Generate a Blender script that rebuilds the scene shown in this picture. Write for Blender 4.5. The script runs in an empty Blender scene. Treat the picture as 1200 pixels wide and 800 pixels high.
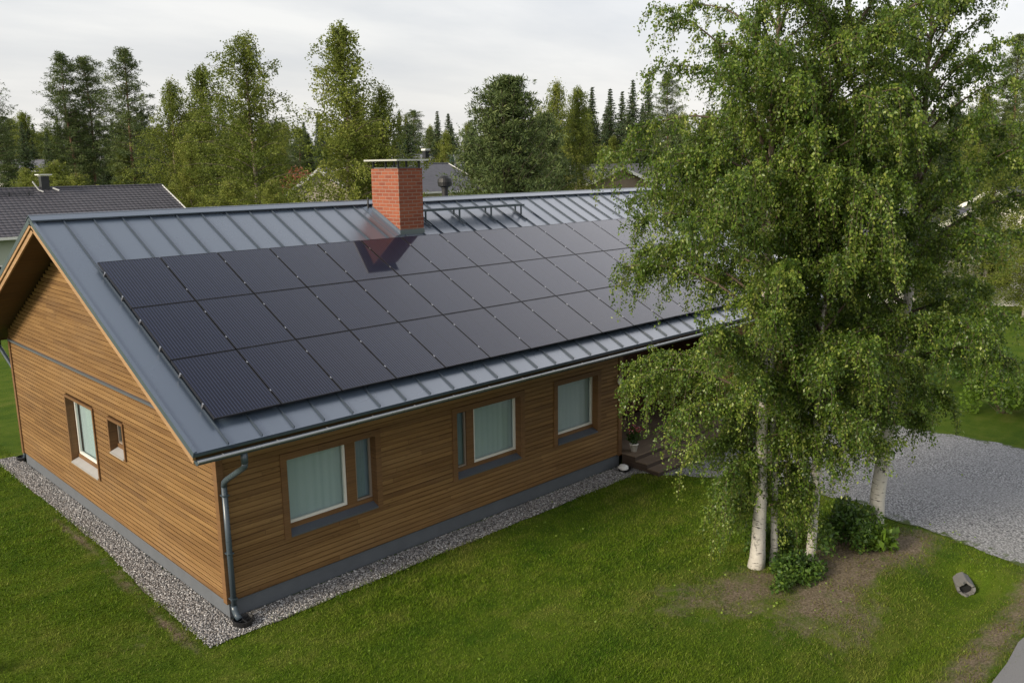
import bpy, math, random
import numpy as np
from mathutils import Vector
R = math.radians
C = bpy.context.scene
COL = C.collection
rnd = random.Random(7)
V = Vector

# ------------------------------------------------------------------ helpers
class MB:
    """collects shapes, then links them as ONE mesh object"""
    def __init__(s):
        s.v = []; s.f = []
    def add(s, vs, fs):
        o = len(s.v); s.v += [tuple(p) for p in vs]; s.f += [tuple(i + o for i in f) for f in fs]
    def hexa(s, p):          # 8 points: 0-3 bottom loop, 4-7 top loop
        s.add(p, [(0, 3, 2, 1), (4, 5, 6, 7), (0, 1, 5, 4), (1, 2, 6, 5), (2, 3, 7, 6), (3, 0, 4, 7)])
    def box(s, x0, x1, y0, y1, z0, z1, fn=None):
        p = [(x0, y0, z0), (x1, y0, z0), (x1, y1, z0), (x0, y1, z0), (x0, y0, z1), (x1, y0, z1), (x1, y1, z1), (x0, y1, z1)]
        if fn: p = [fn(*q) for q in p]
        s.hexa(p)
    def tube(s, pts, rad, n=8, cap=True):
        pts = [V(p) for p in pts]
        if not hasattr(rad, '__len__'): rad = [rad] * len(pts)
        o = len(s.v); up = None
        for i, p in enumerate(pts):
            d = (pts[min(i + 1, len(pts) - 1)] - pts[max(i - 1, 0)]).normalized()
            if up is None:
                a = V((1, 0, 0)) if abs(d.x) < .8 else V((0, 1, 0))
            else: a = up
            a = (a - d * a.dot(d)).normalized(); up = a
            b = d.cross(a)
            for k in range(n):
                t = 2 * math.pi * k / n
                s.v.append(tuple(p + (a * math.cos(t) + b * math.sin(t)) * rad[i]))
        for i in range(len(pts) - 1):
            for k in range(n):
                k2 = (k + 1) % n
                s.f.append((o + i * n + k, o + i * n + k2, o + (i + 1) * n + k2, o + (i + 1) * n + k))
        if cap:
            s.f.append(tuple(o + k for k in range(n))[::-1])
            s.f.append(tuple(o + (len(pts) - 1) * n + k for k in range(n)))
    def lathe(s, prof, c=(0, 0, 0), n=20, wob=0.0):
        o = len(s.v)
        for r, z in prof:
            for k in range(n):
                t = 2 * math.pi * k / n
                q = r * (1 + wob * math.sin(3 * t + 5 * z) + wob * .6 * math.sin(7 * t + 2))
                s.v.append((c[0] + q * math.cos(t), c[1] + q * math.sin(t), c[2] + z))
        for i in range(len(prof) - 1):
            for k in range(n):
                k2 = (k + 1) % n
                s.f.append((o + i * n + k, o + i * n + k2, o + (i + 1) * n + k2, o + (i + 1) * n + k))
        s.f.append(tuple(o + k for k in range(n))[::-1]); s.f.append(tuple(o + (len(prof) - 1) * n + k for k in range(n)))
    def build(s, name, mat, parent=None, smooth=False, bevel=0):
        me = bpy.data.meshes.new(name); me.from_pydata(s.v, [], s.f); me.update()
        if mat: me.materials.append(mat)
        if smooth:
            for p in me.polygons: p.use_smooth = True
        o = bpy.data.objects.new(name, me); COL.objects.link(o)
        if parent: o.parent = parent
        if bevel:
            m = o.modifiers.new('bevel', 'BEVEL'); m.width = bevel; m.segments = 2; m.limit_method = 'ANGLE'
        return o

def np_mesh(name, verts, faces, mat, parent=None, tint=None, smooth=False):
    """verts (n,3), faces (m,k) numpy; optional per-face float attribute 'tint'"""
    me = bpy.data.meshes.new(name)
    n, (m, k) = len(verts), faces.shape
    me.vertices.add(n); me.vertices.foreach_set('co', np.asarray(verts, np.float32).ravel())
    me.loops.add(m * k); me.loops.foreach_set('vertex_index', faces.astype(np.int32).ravel())
    me.polygons.add(m); me.polygons.foreach_set('loop_start', (np.arange(m) * k).astype(np.int32))
    if smooth: me.polygons.foreach_set('use_smooth', np.ones(m, bool))
    me.update(calc_edges=True)
    if tint is not None:
        a = me.attributes.new('tint', 'FLOAT', 'FACE'); a.data.foreach_set('value', np.asarray(tint, np.float32))
    if mat: me.materials.append(mat)
    o = bpy.data.objects.new(name, me); COL.objects.link(o)
    if parent: o.parent = parent
    return o

def tag(o, label, cat, group=None, kind=None):
    if label: o['label'] = label
    if cat: o['category'] = cat
    if group: o['group'] = group
    if kind: o['kind'] = kind
    return o
def thing(name, label, cat, loc=(0, 0, 0), rz=0, group=None):
    o = bpy.data.objects.new(name, None); COL.objects.link(o)
    o.location = loc; o.rotation_euler = (0, 0, rz); o.empty_display_size = .2
    return tag(o, label, cat, group)
def dup(root, loc, rz=0, scale=None, label=None, group=None):
    r = root.copy(); COL.objects.link(r); r.location = loc; r.rotation_euler = (0, 0, rz)
    if scale: r.scale = scale
    if label: r['label'] = label
    if group: r['group'] = group
    for ch in list(root.children):
        c = ch.copy(); COL.objects.link(c); c.parent = r
        for g in list(ch.children):
            e = g.copy(); COL.objects.link(e); e.parent = c
    return r
ORD = 'first second third fourth fifth sixth seventh eighth ninth tenth eleventh twelfth thirteenth fourteenth fifteenth'.split()

# ------------------------------------------------------------------ materials
def new_mat(name):
    m = bpy.data.materials.new(name); m.use_nodes = True
    nt = m.node_tree; b = nt.nodes['Principled BSDF']
    return m, nt, b
def N(nt, typ, **kw):
    n = nt.nodes.new(typ)
    for k, v in kw.items():
        if k.startswith('i_'):
            n.inputs[k[2:].replace('_', ' ')].default_value = v
        else: setattr(n, k, v)
    return n
def L(nt, a, b): nt.links.new(a, b)
def ramp(nt, fac, stops):
    r = N(nt, 'ShaderNodeValToRGB'); cr = r.color_ramp
    while len(cr.elements) < len(stops): cr.elements.new(.5)
    for e, (p, c) in zip(cr.elements, stops):
        e.position = p; e.color = (*c, 1) if len(c) == 3 else c
    L(nt, fac, r.inputs[0]); return r.outputs[0]
def math_(nt, op, a, b=None):
    n = N(nt, 'ShaderNodeMath', operation=op)
    for i, q in enumerate((a, b)):
        if q is None: continue
        if isinstance(q, (int, float)): n.inputs[i].default_value = q
        else: L(nt, q, n.inputs[i])
    return n.outputs[0]
def mixc(nt, fac, a, b, mode='MIX'):
    n = N(nt, 'ShaderNodeMix', data_type='RGBA', blend_type=mode)
    for s, q in ((0, fac), (6, a), (7, b)):
        if isinstance(q, (int, float)): n.inputs[s].default_value = q
        elif isinstance(q, tuple): n.inputs[s].default_value = (*q, 1)
        else: L(nt, q, n.inputs[s])
    return n.outputs[2]
def noise(nt, vec, scale, detail=4, rough=.55, out='Fac'):
    n = N(nt, 'ShaderNodeTexNoise', i_Scale=scale, i_Detail=detail, i_Roughness=rough)
    if vec is not None: L(nt, vec, n.inputs['Vector'])
    return n.outputs[out]
def objco(nt): return N(nt, 'ShaderNodeTexCoord').outputs['Object']
def mapping(nt, vec, scale=(1, 1, 1), loc=(0, 0, 0), rot=(0, 0, 0)):
    m = N(nt, 'ShaderNodeMapping'); L(nt, vec, m.inputs[0])
    m.inputs['Scale'].default_value = scale; m.inputs['Location'].default_value = loc; m.inputs['Rotation'].default_value = rot
    return m.outputs[0]
def bump(nt, b, h, strength=.3, dist=.01):
    n = N(nt, 'ShaderNodeBump', i_Strength=strength, i_Distance=dist); L(nt, h, n.inputs['Height']); L(nt, n.outputs[0], b.inputs['Normal'])
def simple(name, col, rough=.6, metal=0, var=.12, scale=6, spec=.5, stretch=(1, 1, 1)):
    m, nt, b = new_mat(name)
    o = mapping(nt, objco(nt), stretch)
    f = noise(nt, o, scale, 5)
    c = mixc(nt, f, tuple(x * (1 - var) for x in col), tuple(min(1, x * (1 + var)) for x in col))
    L(nt, c, b.inputs['Base Color']); b.inputs['Roughness'].default_value = rough; b.inputs['Metallic'].default_value = metal
    b.inputs['Specular IOR Level'].default_value = spec
    rr = ramp(nt, noise(nt, o, scale * 2.3, 4), [(0.3, (rough * .85,) * 3), (.7, (min(1, rough * 1.15),) * 3)])
    L(nt, rr, b.inputs['Roughness'])
    return m

def wood_mat(name, dark, mid, light, board=.095, z0=.32, seg=3.3, rough=.65):
    m, nt, b = new_mat(name)
    sp = N(nt, 'ShaderNodeSeparateXYZ'); L(nt, objco(nt), sp.inputs[0])
    u = math_(nt, 'ADD', sp.outputs[0], sp.outputs[1]); z = sp.outputs[2]
    row = math_(nt, 'FLOOR', math_(nt, 'DIVIDE', math_(nt, 'SUBTRACT', z, z0), board))
    w1 = N(nt, 'ShaderNodeTexWhiteNoise', noise_dimensions='1D'); L(nt, row, w1.inputs['W'])
    sraw = math_(nt, 'DIVIDE', math_(nt, 'ADD', u, math_(nt, 'MULTIPLY', w1.outputs[0], 13.1)), seg)
    sg = math_(nt, 'FLOOR', sraw); joint = math_(nt, 'LESS_THAN', math_(nt, 'FRACT', sraw), .007 / seg)
    cb = N(nt, 'ShaderNodeCombineXYZ'); L(nt, row, cb.inputs[0]); L(nt, sg, cb.inputs[1])
    w2 = N(nt, 'ShaderNodeTexWhiteNoise', noise_dimensions='2D'); L(nt, cb.outputs[0], w2.inputs['Vector'])
    cv = N(nt, 'ShaderNodeCombineXYZ'); L(nt, math_(nt, 'ADD', u, math_(nt, 'MULTIPLY', w2.outputs[0], 37.0)), cv.inputs[0]); L(nt, z, cv.inputs[2])
    L(nt, math_(nt, 'MULTIPLY', row, .37), cv.inputs[1])
    grain = noise(nt, mapping(nt, cv.outputs[0], (.75, 1, 46)), 1.0, 6, .62)
    blot = noise(nt, mapping(nt, cv.outputs[0], (1.1, .6, 3.0)), 1.4, 3)
    knots = N(nt, 'ShaderNodeTexVoronoi', i_Scale=1.0); L(nt, mapping(nt, cv.outputs[0], (2.6, 1, 9)), knots.inputs['Vector'])
    kf = ramp(nt, knots.outputs['Distance'], [(0.04, (1, 1, 1)), (.13, (0, 0, 0))])
    f = math_(nt, 'ADD', math_(nt, 'MULTIPLY', grain, .62), math_(nt, 'MULTIPLY', w2.outputs[0], .17))
    f = math_(nt, 'ADD', f, math_(nt, 'MULTIPLY', blot, .18))
    c = ramp(nt, f, [(.33, dark), (.53, mid), (.75, light)])
    c = mixc(nt, math_(nt, 'MULTIPLY', kf, .55), c, tuple(x * .35 for x in dark))
    c = mixc(nt, math_(nt, 'MULTIPLY', joint, .8), c, tuple(x * .25 for x in dark))
    wth = noise(nt, mapping(nt, objco(nt), (.5, .5, 1.1)), 1.3, 5, .6)
    c = mixc(nt, ramp(nt, wth, [(.45, (0, 0, 0)), (.75, (.28, .28, .28))]), c, tuple(.6 * x + .04 for x in mid))
    L(nt, c, b.inputs['Base Color']); b.inputs['Roughness'].default_value = rough
    b.inputs['Specular IOR Level'].default_value = .3
    bump(nt, b, grain, .35, .004)
    return m

M = {}
M['cladding'] = wood_mat('wood_cladding', (.115, .057, .021), (.215, .118, .043), (.325, .195, .082), seg=4.9)
M['trim_wood'] = wood_mat('trim_wood', (.10, .050, .020), (.165, .085, .034), (.23, .125, .054), board=.4, seg=9)
M['barge'] = wood_mat('barge_wood', (.24, .135, .062), (.33, .20, .10), (.42, .27, .15), board=4, seg=9)
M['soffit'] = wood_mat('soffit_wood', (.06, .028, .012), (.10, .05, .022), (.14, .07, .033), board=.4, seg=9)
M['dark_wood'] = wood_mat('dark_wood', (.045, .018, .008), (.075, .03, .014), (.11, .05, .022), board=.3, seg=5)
M['riser'] = wood_mat('riser_wood', (.045, .030, .022), (.07, .048, .036), (.10, .07, .055), board=.5, seg=9)
M['deck'] = wood_mat('deck_wood', (.12, .085, .06), (.19, .14, .10), (.26, .20, .15), board=.5, seg=9)

def roof_metal():
    m, nt, b = new_mat('roof_metal'); o = objco(nt)
    n1 = noise(nt, mapping(nt, o, (.5, .35, .35)), 1.1, 4); n2 = noise(nt, mapping(nt, o, (14, 1.1, 1.1)), 1.0, 5)
    c = mixc(nt, n1, (.056, .078, .112), (.078, .104, .142)); c = mixc(nt, math_(nt, 'MULTIPLY', n2, .2), c, (.085, .112, .15))
    L(nt, c, b.inputs['Base Color'])
    L(nt, ramp(nt, n1, [(.3, (.24,) * 3), (.7, (.34,) * 3)]), b.inputs['Roughness'])
    b.inputs['Specular IOR Level'].default_value = 1.0; b.inputs['IOR'].default_value = 1.8; b.inputs['Metallic'].default_value = .1; b.inputs['Coat Weight'].default_value = .3; b.inputs['Coat IOR'].default_value = 1.55; b.inputs['Coat Roughness'].default_value = .34
    return m
M['roof'] = roof_metal()
M['seam'] = simple('seam_metal_shade', (.040, .054, .074), .4, 0, .1, 5, .5)  # darker than the sheet: dark reflections on the seam sides put into the colour
M['gutter'] = simple('gutter_metal', (.06, .08, .10), .25, 0, .1, 5, .6)
M['gutter_rim'] = simple('gutter_rim_sheen', (.34, .35, .36), .3, .5, .06, 4)  # paler than the gutter: sky reflection along the bead painted into the colour
M['pipe'] = simple('downpipe_metal', (.055, .075, .095), .3, 0, .1, 5, .6)
M['black'] = simple('black_plastic', (.012, .012, .013), .5, 0, .2, 8)
M['black_metal'] = simple('black_metal', (.02, .022, .025), .45, 0, .2, 8)
M['frame'] = simple('panel_frame', (.035, .035, .04), .32, .6, .1, 5)
M['clamp'] = simple('clamp_aluminium', (.55, .55, .56), .3, .9, .08, 9)
M['rail'] = simple('rail_aluminium', (.3, .3, .31), .35, .9, .08, 9)
M['white_paint'] = simple('white_paint', (.72, .70, .65), .45, 0, .05, 4)
M['sill'] = simple('sill_metal', (.085, .095, .115), .4, 0, .1, 5)
M['side_sash'] = simple('side_sash_paint', (.26, .21, .17), .5, 0, .08, 4)
M['sill_light'] = simple('sill_zinc', (.34, .33, .32), .45, 0, .1, 5)
M['cap'] = simple('cap_sheet', (.58, .58, .54), .3, .4, .08, 5)
M['white_object'] = simple('white_object', (.75, .74, .72), .7, 0, .1, 9)

def concrete(name, col):
    m, nt, b = new_mat(name); o = objco(nt)
    f = noise(nt, o, 3, 8, .7); f2 = noise(nt, o, 60, 3)
    c = mixc(nt, f, tuple(x * .72 for x in col), tuple(x * 1.25 for x in col)); c = mixc(nt, math_(nt, 'MULTIPLY', f2, .3), c, tuple(x * .5 for x in col))
    L(nt, c, b.inputs['Base Color']); b.inputs['Roughness'].default_value = .9; bump(nt, b, f2, .3, .004)
    return m
M['plinth'] = concrete('plinth_concrete', (.105, .115, .13))
M['concrete'] = concrete('pipe_concrete', (.15, .145, .14))

def brick():
    m, nt, b = new_mat('chimney_brick')
    sp = N(nt, 'ShaderNodeSeparateXYZ'); L(nt, objco(nt), sp.inputs[0])
    cb = N(nt, 'ShaderNodeCombineXYZ'); L(nt, math_(nt, 'ADD', sp.outputs[0], sp.outputs[1]), cb.inputs[0]); L(nt, sp.outputs[2], cb.inputs[1])
    t = N(nt, 'ShaderNodeTexBrick', i_Scale=1.0); L(nt, cb.outputs[0], t.inputs['Vector'])
    t.inputs['Brick Width'].default_value = .26; t.inputs['Row Height'].default_value = .085; t.inputs['Mortar Size'].default_value = .011
    t.inputs['Mortar Smooth'].default_value = .3; t.inputs['Bias'].default_value = -.1
    t.inputs['Color1'].default_value = (.31, .088, .040, 1); t.inputs['Color2'].default_value = (.19, .047, .024, 1); t.inputs['Mortar'].default_value = (.31, .215, .165, 1)
    f = noise(nt, objco(nt), 22, 5)
    c = mixc(nt, math_(nt, 'MULTIPLY', f, .5), t.outputs['Color'], (.19, .05, .025))
    L(nt, c, b.inputs['Base Color']); b.inputs['Roughness'].default_value = .88
    bump(nt, b, math_(nt, 'SUBTRACT', math_(nt, 'MULTIPLY', f, .3), t.outputs['Fac']), .8, .008)
    return m
M['brick'] = brick()

def panel_glass():
    m, nt, b = new_mat('panel_cells'); o = objco(nt)
    sp = N(nt, 'ShaderNodeSeparateXYZ'); L(nt, o, sp.inputs[0])
    def lines(src, pitch, width):
        fr = math_(nt, 'FRACT', math_(nt, 'DIVIDE', src, pitch))
        return math_(nt, 'LESS_THAN', fr, width / pitch)
    bus = lines(sp.outputs[0], .0526, .0115)
    gapx = lines(sp.outputs[0], .1895, .004); gapy = lines(sp.outputs[1], .0985, .004)
    c = mixc(nt, bus, (.0025, .0038, .014), (.036, .044, .085))
    c = mixc(nt, math_(nt, 'MULTIPLY', math_(nt, 'MAXIMUM', gapx, gapy), .8), c, (.006, .006, .008))
    oi = N(nt, 'ShaderNodeObjectInfo')
    c = mixc(nt, math_(nt, 'MULTIPLY', oi.outputs['Random'], .25), c, (.014, .013, .022))
    L(nt, c, b.inputs['Base Color']); b.inputs['Roughness'].default_value = .35
    b.inputs['Specular IOR Level'].default_value = .06
    b.inputs['Coat Weight'].default_value = 1; b.inputs['Coat IOR'].default_value = 1.36
    L(nt, ramp(nt, noise(nt, o, 1.3, 3), [(.3, (.025,) * 3), (.7, (.05,) * 3)]), b.inputs['Coat Roughness'])
    return m
M['cells'] = panel_glass()

def pane():
    m, nt, b = new_mat('window_glass')
    out = nt.nodes['Material Output']; nt.nodes.remove(b)
    tr = N(nt, 'ShaderNodeBsdfTransparent'); tr.inputs[0].default_value = (.82, .89, .90, 1)
    gl = N(nt, 'ShaderNodeBsdfGlossy', i_Roughness=.01); gl.inputs[0].default_value = (1, 1, 1, 1)
    fr = N(nt, 'ShaderNodeLayerWeight', i_Blend=.5)
    mx = N(nt, 'ShaderNodeMixShader')
    L(nt, math_(nt, 'ADD', math_(nt, 'MULTIPLY', math_(nt, 'POWER', fr.outputs['Facing'], 5.0), .88), .075), mx.inputs[0])
    L(nt, tr.outputs[0], mx.inputs[1]); L(nt, gl.outputs[0], mx.inputs[2]); L(nt, mx.outputs[0], out.inputs[0])
    return m
M['pane'] = pane()
def curtain():
    m, nt, b = new_mat('curtain_cloth'); o = objco(nt)
    f = noise(nt, mapping(nt, o, (9, 9, .15)), 1.0, 3)
    L(nt, mixc(nt, f, (.36, .42, .43), (.52, .57, .575)), b.inputs['Base Color']); b.inputs['Roughness'].default_value = .9
    return m
M['curtain'] = curtain(); M['dim_curtain'] = simple('dim_curtain', (.20, .25, .29), .9, 0, .1, 4)

def foliage(name, stops, trans=.35, rough=.45, spec=.35, hue=.0):
    m, nt, b = new_mat(name)
    at = N(nt, 'ShaderNodeAttribute', attribute_name='tint')
    oi = N(nt, 'ShaderNodeObjectInfo')
    f = math_(nt, 'ADD', at.outputs['Fac'], math_(nt, 'MULTIPLY', math_(nt, 'SUBTRACT', oi.outputs['Random'], .5), hue))
    c = ramp(nt, f, stops)
    L(nt, c, b.inputs['Base Color']); b.inputs['Roughness'].default_value = rough; b.inputs['Specular IOR Level'].default_value = spec
    t = N(nt, 'ShaderNodeBsdfTranslucent')
    L(nt, mixc(nt, .5, c, (.16, .20, .03)), t.inputs[0])
    mx = N(nt, 'ShaderNodeMixShader'); mx.inputs[0].default_value = trans
    out = nt.nodes['Material Output']
    L(nt, b.outputs[0], mx.inputs[1]); L(nt, t.outputs[0], mx.inputs[2]); L(nt, mx.outputs[0], out.inputs[0])
    return m
M['birch_leaf'] = foliage('birch_leaves', [(.0, (.028, .064, .009)), (.38, (.082, .152, .016)), (.68, (.172, .255, .034)), (1, (.33, .38, .075))], .45, .40, .5)
M['birch_leaf_far'] = foliage('birch_foliage', [(.0, (.085, .12, .020)), (.5, (.185, .222, .040)), (1, (.30, .31, .07))], .35, .6, .2, .35)
M['pine_leaf'] = foliage('pine_needles', [(.0, (.042, .068, .024)), (.5, (.090, .126, .040)), (1, (.17, .20, .06))], .15, .6, .25, .25)
M['spruce_leaf'] = foliage('spruce_needles', [(.0, (.026, .046, .022)), (.5, (.054, .084, .034)), (1, (.10, .13, .048))], .12, .65, .2, .3)
M['shrub_leaf'] = foliage('shrub_leaves', [(.0, (.026, .062, .012)), (.5, (.070, .14, .022)), (1, (.17, .25, .035))], .35)
M['lime_leaf'] = foliage('lime_leaves', [(.0, (.08, .15, .015)), (.5, (.15, .25, .025)), (1, (.25, .34, .05))], .4)
M['red_leaf'] = foliage('red_leaves', [(.0, (.20, .05, .03)), (.6, (.38, .10, .06)), (1, (.45, .2, .1))], .3)
M['flower'] = foliage('flower_petals', [(.0, (.35, .02, .04)), (.5, (.5, .08, .10)), (1, (.7, .45, .45))], .3)

def birch_bark():
    m, nt, b = new_mat('birch_bark'); o = objco(nt)
    dash = noise(nt, mapping(nt, o, (7, 7, 42)), 1.0, 3, .5)
    big = noise(nt, mapping(nt, o, (5, 5, 3.2)), 1.0, 5, .7)
    c = mixc(nt, noise(nt, o, 9, 4), (.42, .39, .34), (.64, .61, .56))
    c = mixc(nt, ramp(nt, dash, [(.60, (0, 0, 0)), (.67, (1, 1, 1))]), c, (.05, .04, .035))
    c = mixc(nt, ramp(nt, big, [(.56, (0, 0, 0)), (.64, (1, 1, 1))]), c, (.04, .034, .03))
    sz = N(nt, 'ShaderNodeSeparateXYZ'); L(nt, o, sz.inputs[0])
    up = ramp(nt, math_(nt, 'ADD', math_(nt, 'DIVIDE', sz.outputs[2], 9.0), math_(nt, 'MULTIPLY', math_(nt, 'SUBTRACT', noise(nt, o, 2.2, 4), .5), .5)), [(.42, (0, 0, 0)), (.85, (.85, .85, .85))])
    c = mixc(nt, up, c, (.17, .115, .08))
    L(nt, c, b.inputs['Base Color']); b.inputs['Roughness'].default_value = .75
    bump(nt, b, big, .5, .02)
    return m
M['birch_bark'] = birch_bark()
M['twig'] = simple('twig_bark', (.10, .07, .05), .8, 0, .3, 10)
M['spruce_bark'] = simple('spruce_bark', (.12, .095, .075), .9, 0, .3, 6)
def pine_bark():
    m, nt, b = new_mat('pine_bark'); o = objco(nt)
    f = noise(nt, mapping(nt, o, (3, 3, .8)), 1.6, 5, .7)
    L(nt, ramp(nt, f, [(.3, (.085, .055, .038)), (.55, (.20, .115, .07)), (.75, (.28, .17, .11))]), b.inputs['Base Color'])
    b.inputs['Roughness'].default_value = .9
    return m
M['pine_bark'] = pine_bark()

# ------------------------------------------------------------------ ground shape
def sm(x): x = np.clip(x, 0, 1); return x * x * (3 - 2 * x)
def terrain(x, y):
    x = np.asarray(x, float); y = np.asarray(y, float)
    d = -.42 * np.exp(-((y + 8.15 + .12 * np.sin(x * .9)) / .62) ** 2) * sm((10.75 - x) / .75)
    d = d - .45 * np.exp(-((y + 8.2) / .9) ** 2) * sm((x - 19) / 2)
    d = d + .05 * np.sin(x * .7 + 1.3) * np.sin(y * .55) * sm((-y - 2) / 3) * sm((9.2 + y) / 1.2) * sm((12 - x) / 2)
    d = d + .10 * np.exp(-(((x - 8.7) / 1.9) ** 2 + ((y + 5.7) / 1.1) ** 2))
    return d
SOIL = [(6.75, -5.6, 1.3, .75, .85), (8.8, -6.5, 1.6, .65, 1.25), (10.45, -6.85, 1.3, .6, 1.0), (7.5, -6.7, 1.7, .75, .9), (5.9, -5.0, 1.2, .75, .6), (7.2, -7.4, 1.4, .5, .62), (9.0, -6.0, 1.6, .5, 1.0),
        (5.3, -4.9, .8, .35, .40), (8.2, -7.1, 1.2, .3, .55), (11.3, -6.75, .5, .45, .5), (-.78, .4, .16, 1.3, .8), (-.72, 2.6, .14, 1.2, .75), (-.62, 5.4, .13, 1.8, .75), (-.7, 4, .25, 4, .3),
        (-1.3, .3, .7, .8, .35), (2.6, -.88, 2.4, .09, .5), (6.5, -.85, 1.6, .07, .4)]
def soil(x, y):
    s = np.zeros_like(np.asarray(x, float))
    for cx, cy, rx, ry, a in SOIL:
        s = np.maximum(s, a * np.exp(-(((x - cx) / rx) ** 2 + ((y - cy) / ry) ** 2)))
    sh = np.exp(-((y + 9.15) / .42) ** 2) * .8           # dry verge along the road
    s = np.maximum(s, sh * (x < 30) * (x > -40))
    return np.clip(s, 0, 1)

def lawn_color(nt):
    o = objco(nt)
    big = noise(nt, o, .32, 3); med = noise(nt, o, 1.9, 6, .68); fin = noise(nt, mapping(nt, o, (1, 1, .3)), 30, 4, .6)
    stripe = noise(nt, mapping(nt, o, (.22, 2.4, 1), rot=(0, 0, R(8))), 1.0, 2)
    f = math_(nt, 'ADD', math_(nt, 'MULTIPLY', big, .42), math_(nt, 'MULTIPLY', med, .50))
    f = math_(nt, 'ADD', f, math_(nt, 'MULTIPLY', stripe, .24))
    c = ramp(nt, f, [(.32, (.022, .062, .004)), (.46, (.056, .113, .006)), (.60, (.102, .158, .011)), (.76, (.18, .20, .036))])
    return o, c, fin, med
def lawn_mat():
    m, nt, b = new_mat('lawn_grass')
    o, c, fin, med = lawn_color(nt)
    c = mixc(nt, math_(nt, 'MULTIPLY', fin, .7), c, (.018, .036, .006))
    at = N(nt, 'ShaderNodeAttribute', attribute_name='soil')
    s = math_(nt, 'ADD', at.outputs['Fac'], math_(nt, 'MULTIPLY', math_(nt, 'SUBTRACT', noise(nt, o, 2.6, 6, .7), .5), 1.5))
    sc = ramp(nt, noise(nt, o, 24, 5, .7), [(.3, (.065, .048, .030)), (.5, (.165, .128, .092)), (.72, (.30, .24, .18))])
    sm_ = ramp(nt, s, [(.36, (0, 0, 0)), (.80, (.95, .95, .95))])
    c = mixc(nt, sm_, c, sc)
    L(nt, c, b.inputs['Base Color']); b.inputs['Roughness'].default_value = 1; b.inputs['Specular IOR Level'].default_value = .1
    bump(nt, b, math_(nt, 'ADD', fin, noise(nt, o, 90, 2)), .8, .03)
    return m
M['lawn'] = lawn_mat()
def blade_mat():
    m, nt, b = new_mat('grass_blades')
    o, c, fin, med = lawn_color(nt)
    at = N(nt, 'ShaderNodeAttribute', attribute_name='tint')
    hs = N(nt, 'ShaderNodeHueSaturation'); L(nt, c, hs.inputs['Color'])
    L(nt, math_(nt, 'ADD', math_(nt, 'MULTIPLY', at.outputs['Fac'], .9), .75), hs.inputs['Value'])
    dry = ramp(nt, at.outputs['Fac'], [(.86, (0, 0, 0)), (.97, (1, 1, 1))])
    so = N(nt, 'ShaderNodeAttribute', attribute_name='dry')
    cc = mixc(nt, math_(nt, 'MULTIPLY', dry, .5), hs.outputs[0], (.24, .21, .09))
    cc = mixc(nt, so.outputs['Fac'], cc, (.17, .135, .06))
    L(nt, cc, b.inputs['Base Color']); b.inputs['Roughness'].default_value = .7; b.inputs['Specular IOR Level'].default_value = .08
    t = N(nt, 'ShaderNodeBsdfTranslucent'); L(nt, cc, t.inputs[0])
    mx = N(nt, 'ShaderNodeMixShader'); mx.inputs[0].default_value = .3; out = nt.nodes['Material Output']
    L(nt, b.outputs[0], mx.inputs[1]); L(nt, t.outputs[0], mx.inputs[2]); L(nt, mx.outputs[0], out.inputs[0])
    return m
M['blade'] = blade_mat()
def gravel_mat(name, scale, lo, hi, warm, weeds=0):
    m, nt, b = new_mat(name); o = objco(nt)
    v = N(nt, 'ShaderNodeTexVoronoi', i_Scale=scale); L(nt, o, v.inputs['Vector'])
    v2 = N(nt, 'ShaderNodeTexVoronoi', i_Scale=scale * 2.3); L(nt, o, v2.inputs['Vector'])
    sx = N(nt, 'ShaderNodeSeparateColor'); L(nt, v.outputs['Color'], sx.inputs[0])
    sx2 = N(nt, 'ShaderNodeSeparateColor'); L(nt, v2.outputs['Color'], sx2.inputs[0])
    f = math_(nt, 'ADD', math_(nt, 'MULTIPLY', sx.outputs[0], .6), math_(nt, 'MULTIPLY', sx2.outputs[0], .4))
    c = ramp(nt, f, [(.1, lo), (.55, tuple((a + b_) / 2 for a, b_ in zip(lo, hi))), (.95, hi)])
    c = mixc(nt, math_(nt, 'MULTIPLY', sx.outputs[1], .3), c, warm)
    c = mixc(nt, ramp(nt, v.outputs['Distance'], [(.35, (0, 0, 0)), (.75, (.85, .85, .85))]), c, tuple(x * .25 for x in lo))
    big = noise(nt, mapping(nt, o, (.5, .16, 1)), 1.2, 4)
    c = mixc(nt, math_(nt, 'MULTIPLY', ramp(nt, big, [(.35, (0, 0, 0)), (.7, (1, 1, 1))]), .5), c, tuple(x * .5 for x in hi))
    if weeds:
        at = N(nt, 'ShaderNodeAttribute', attribute_name='edge')
        s = math_(nt, 'ADD', math_(nt, 'MULTIPLY', at.outputs['Fac'], .62), math_(nt, 'MULTIPLY', math_(nt, 'SUBTRACT', noise(nt, o, 3.0, 6, .7), .5), 2.2))
        c = mixc(nt, ramp(nt, s, [(.5, (0, 0, 0)), (.7, (1, 1, 1))]), c, (.06, .085, .018))
    L(nt, c, b.inputs['Base Color']); b.inputs['Roughness'].default_value = .9; b.inputs['Specular IOR Level'].default_value = .3
    bump(nt, b, math_(nt, 'ADD', math_(nt, 'MULTIPLY', v.outputs['Distance'], -1), math_(nt, 'MULTIPLY', v2.outputs['Distance'], -.5)), .9, .02)
    return m
M['gravel'] = gravel_mat('house_gravel', 30, (.06, .055, .05), (.30, .28, .26), (.20, .15, .11))
M['drive'] = gravel_mat('driveway_gravel', 26, (.17, .172, .177), (.52, .52, .525), (.40, .385, .365), 1)
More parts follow.
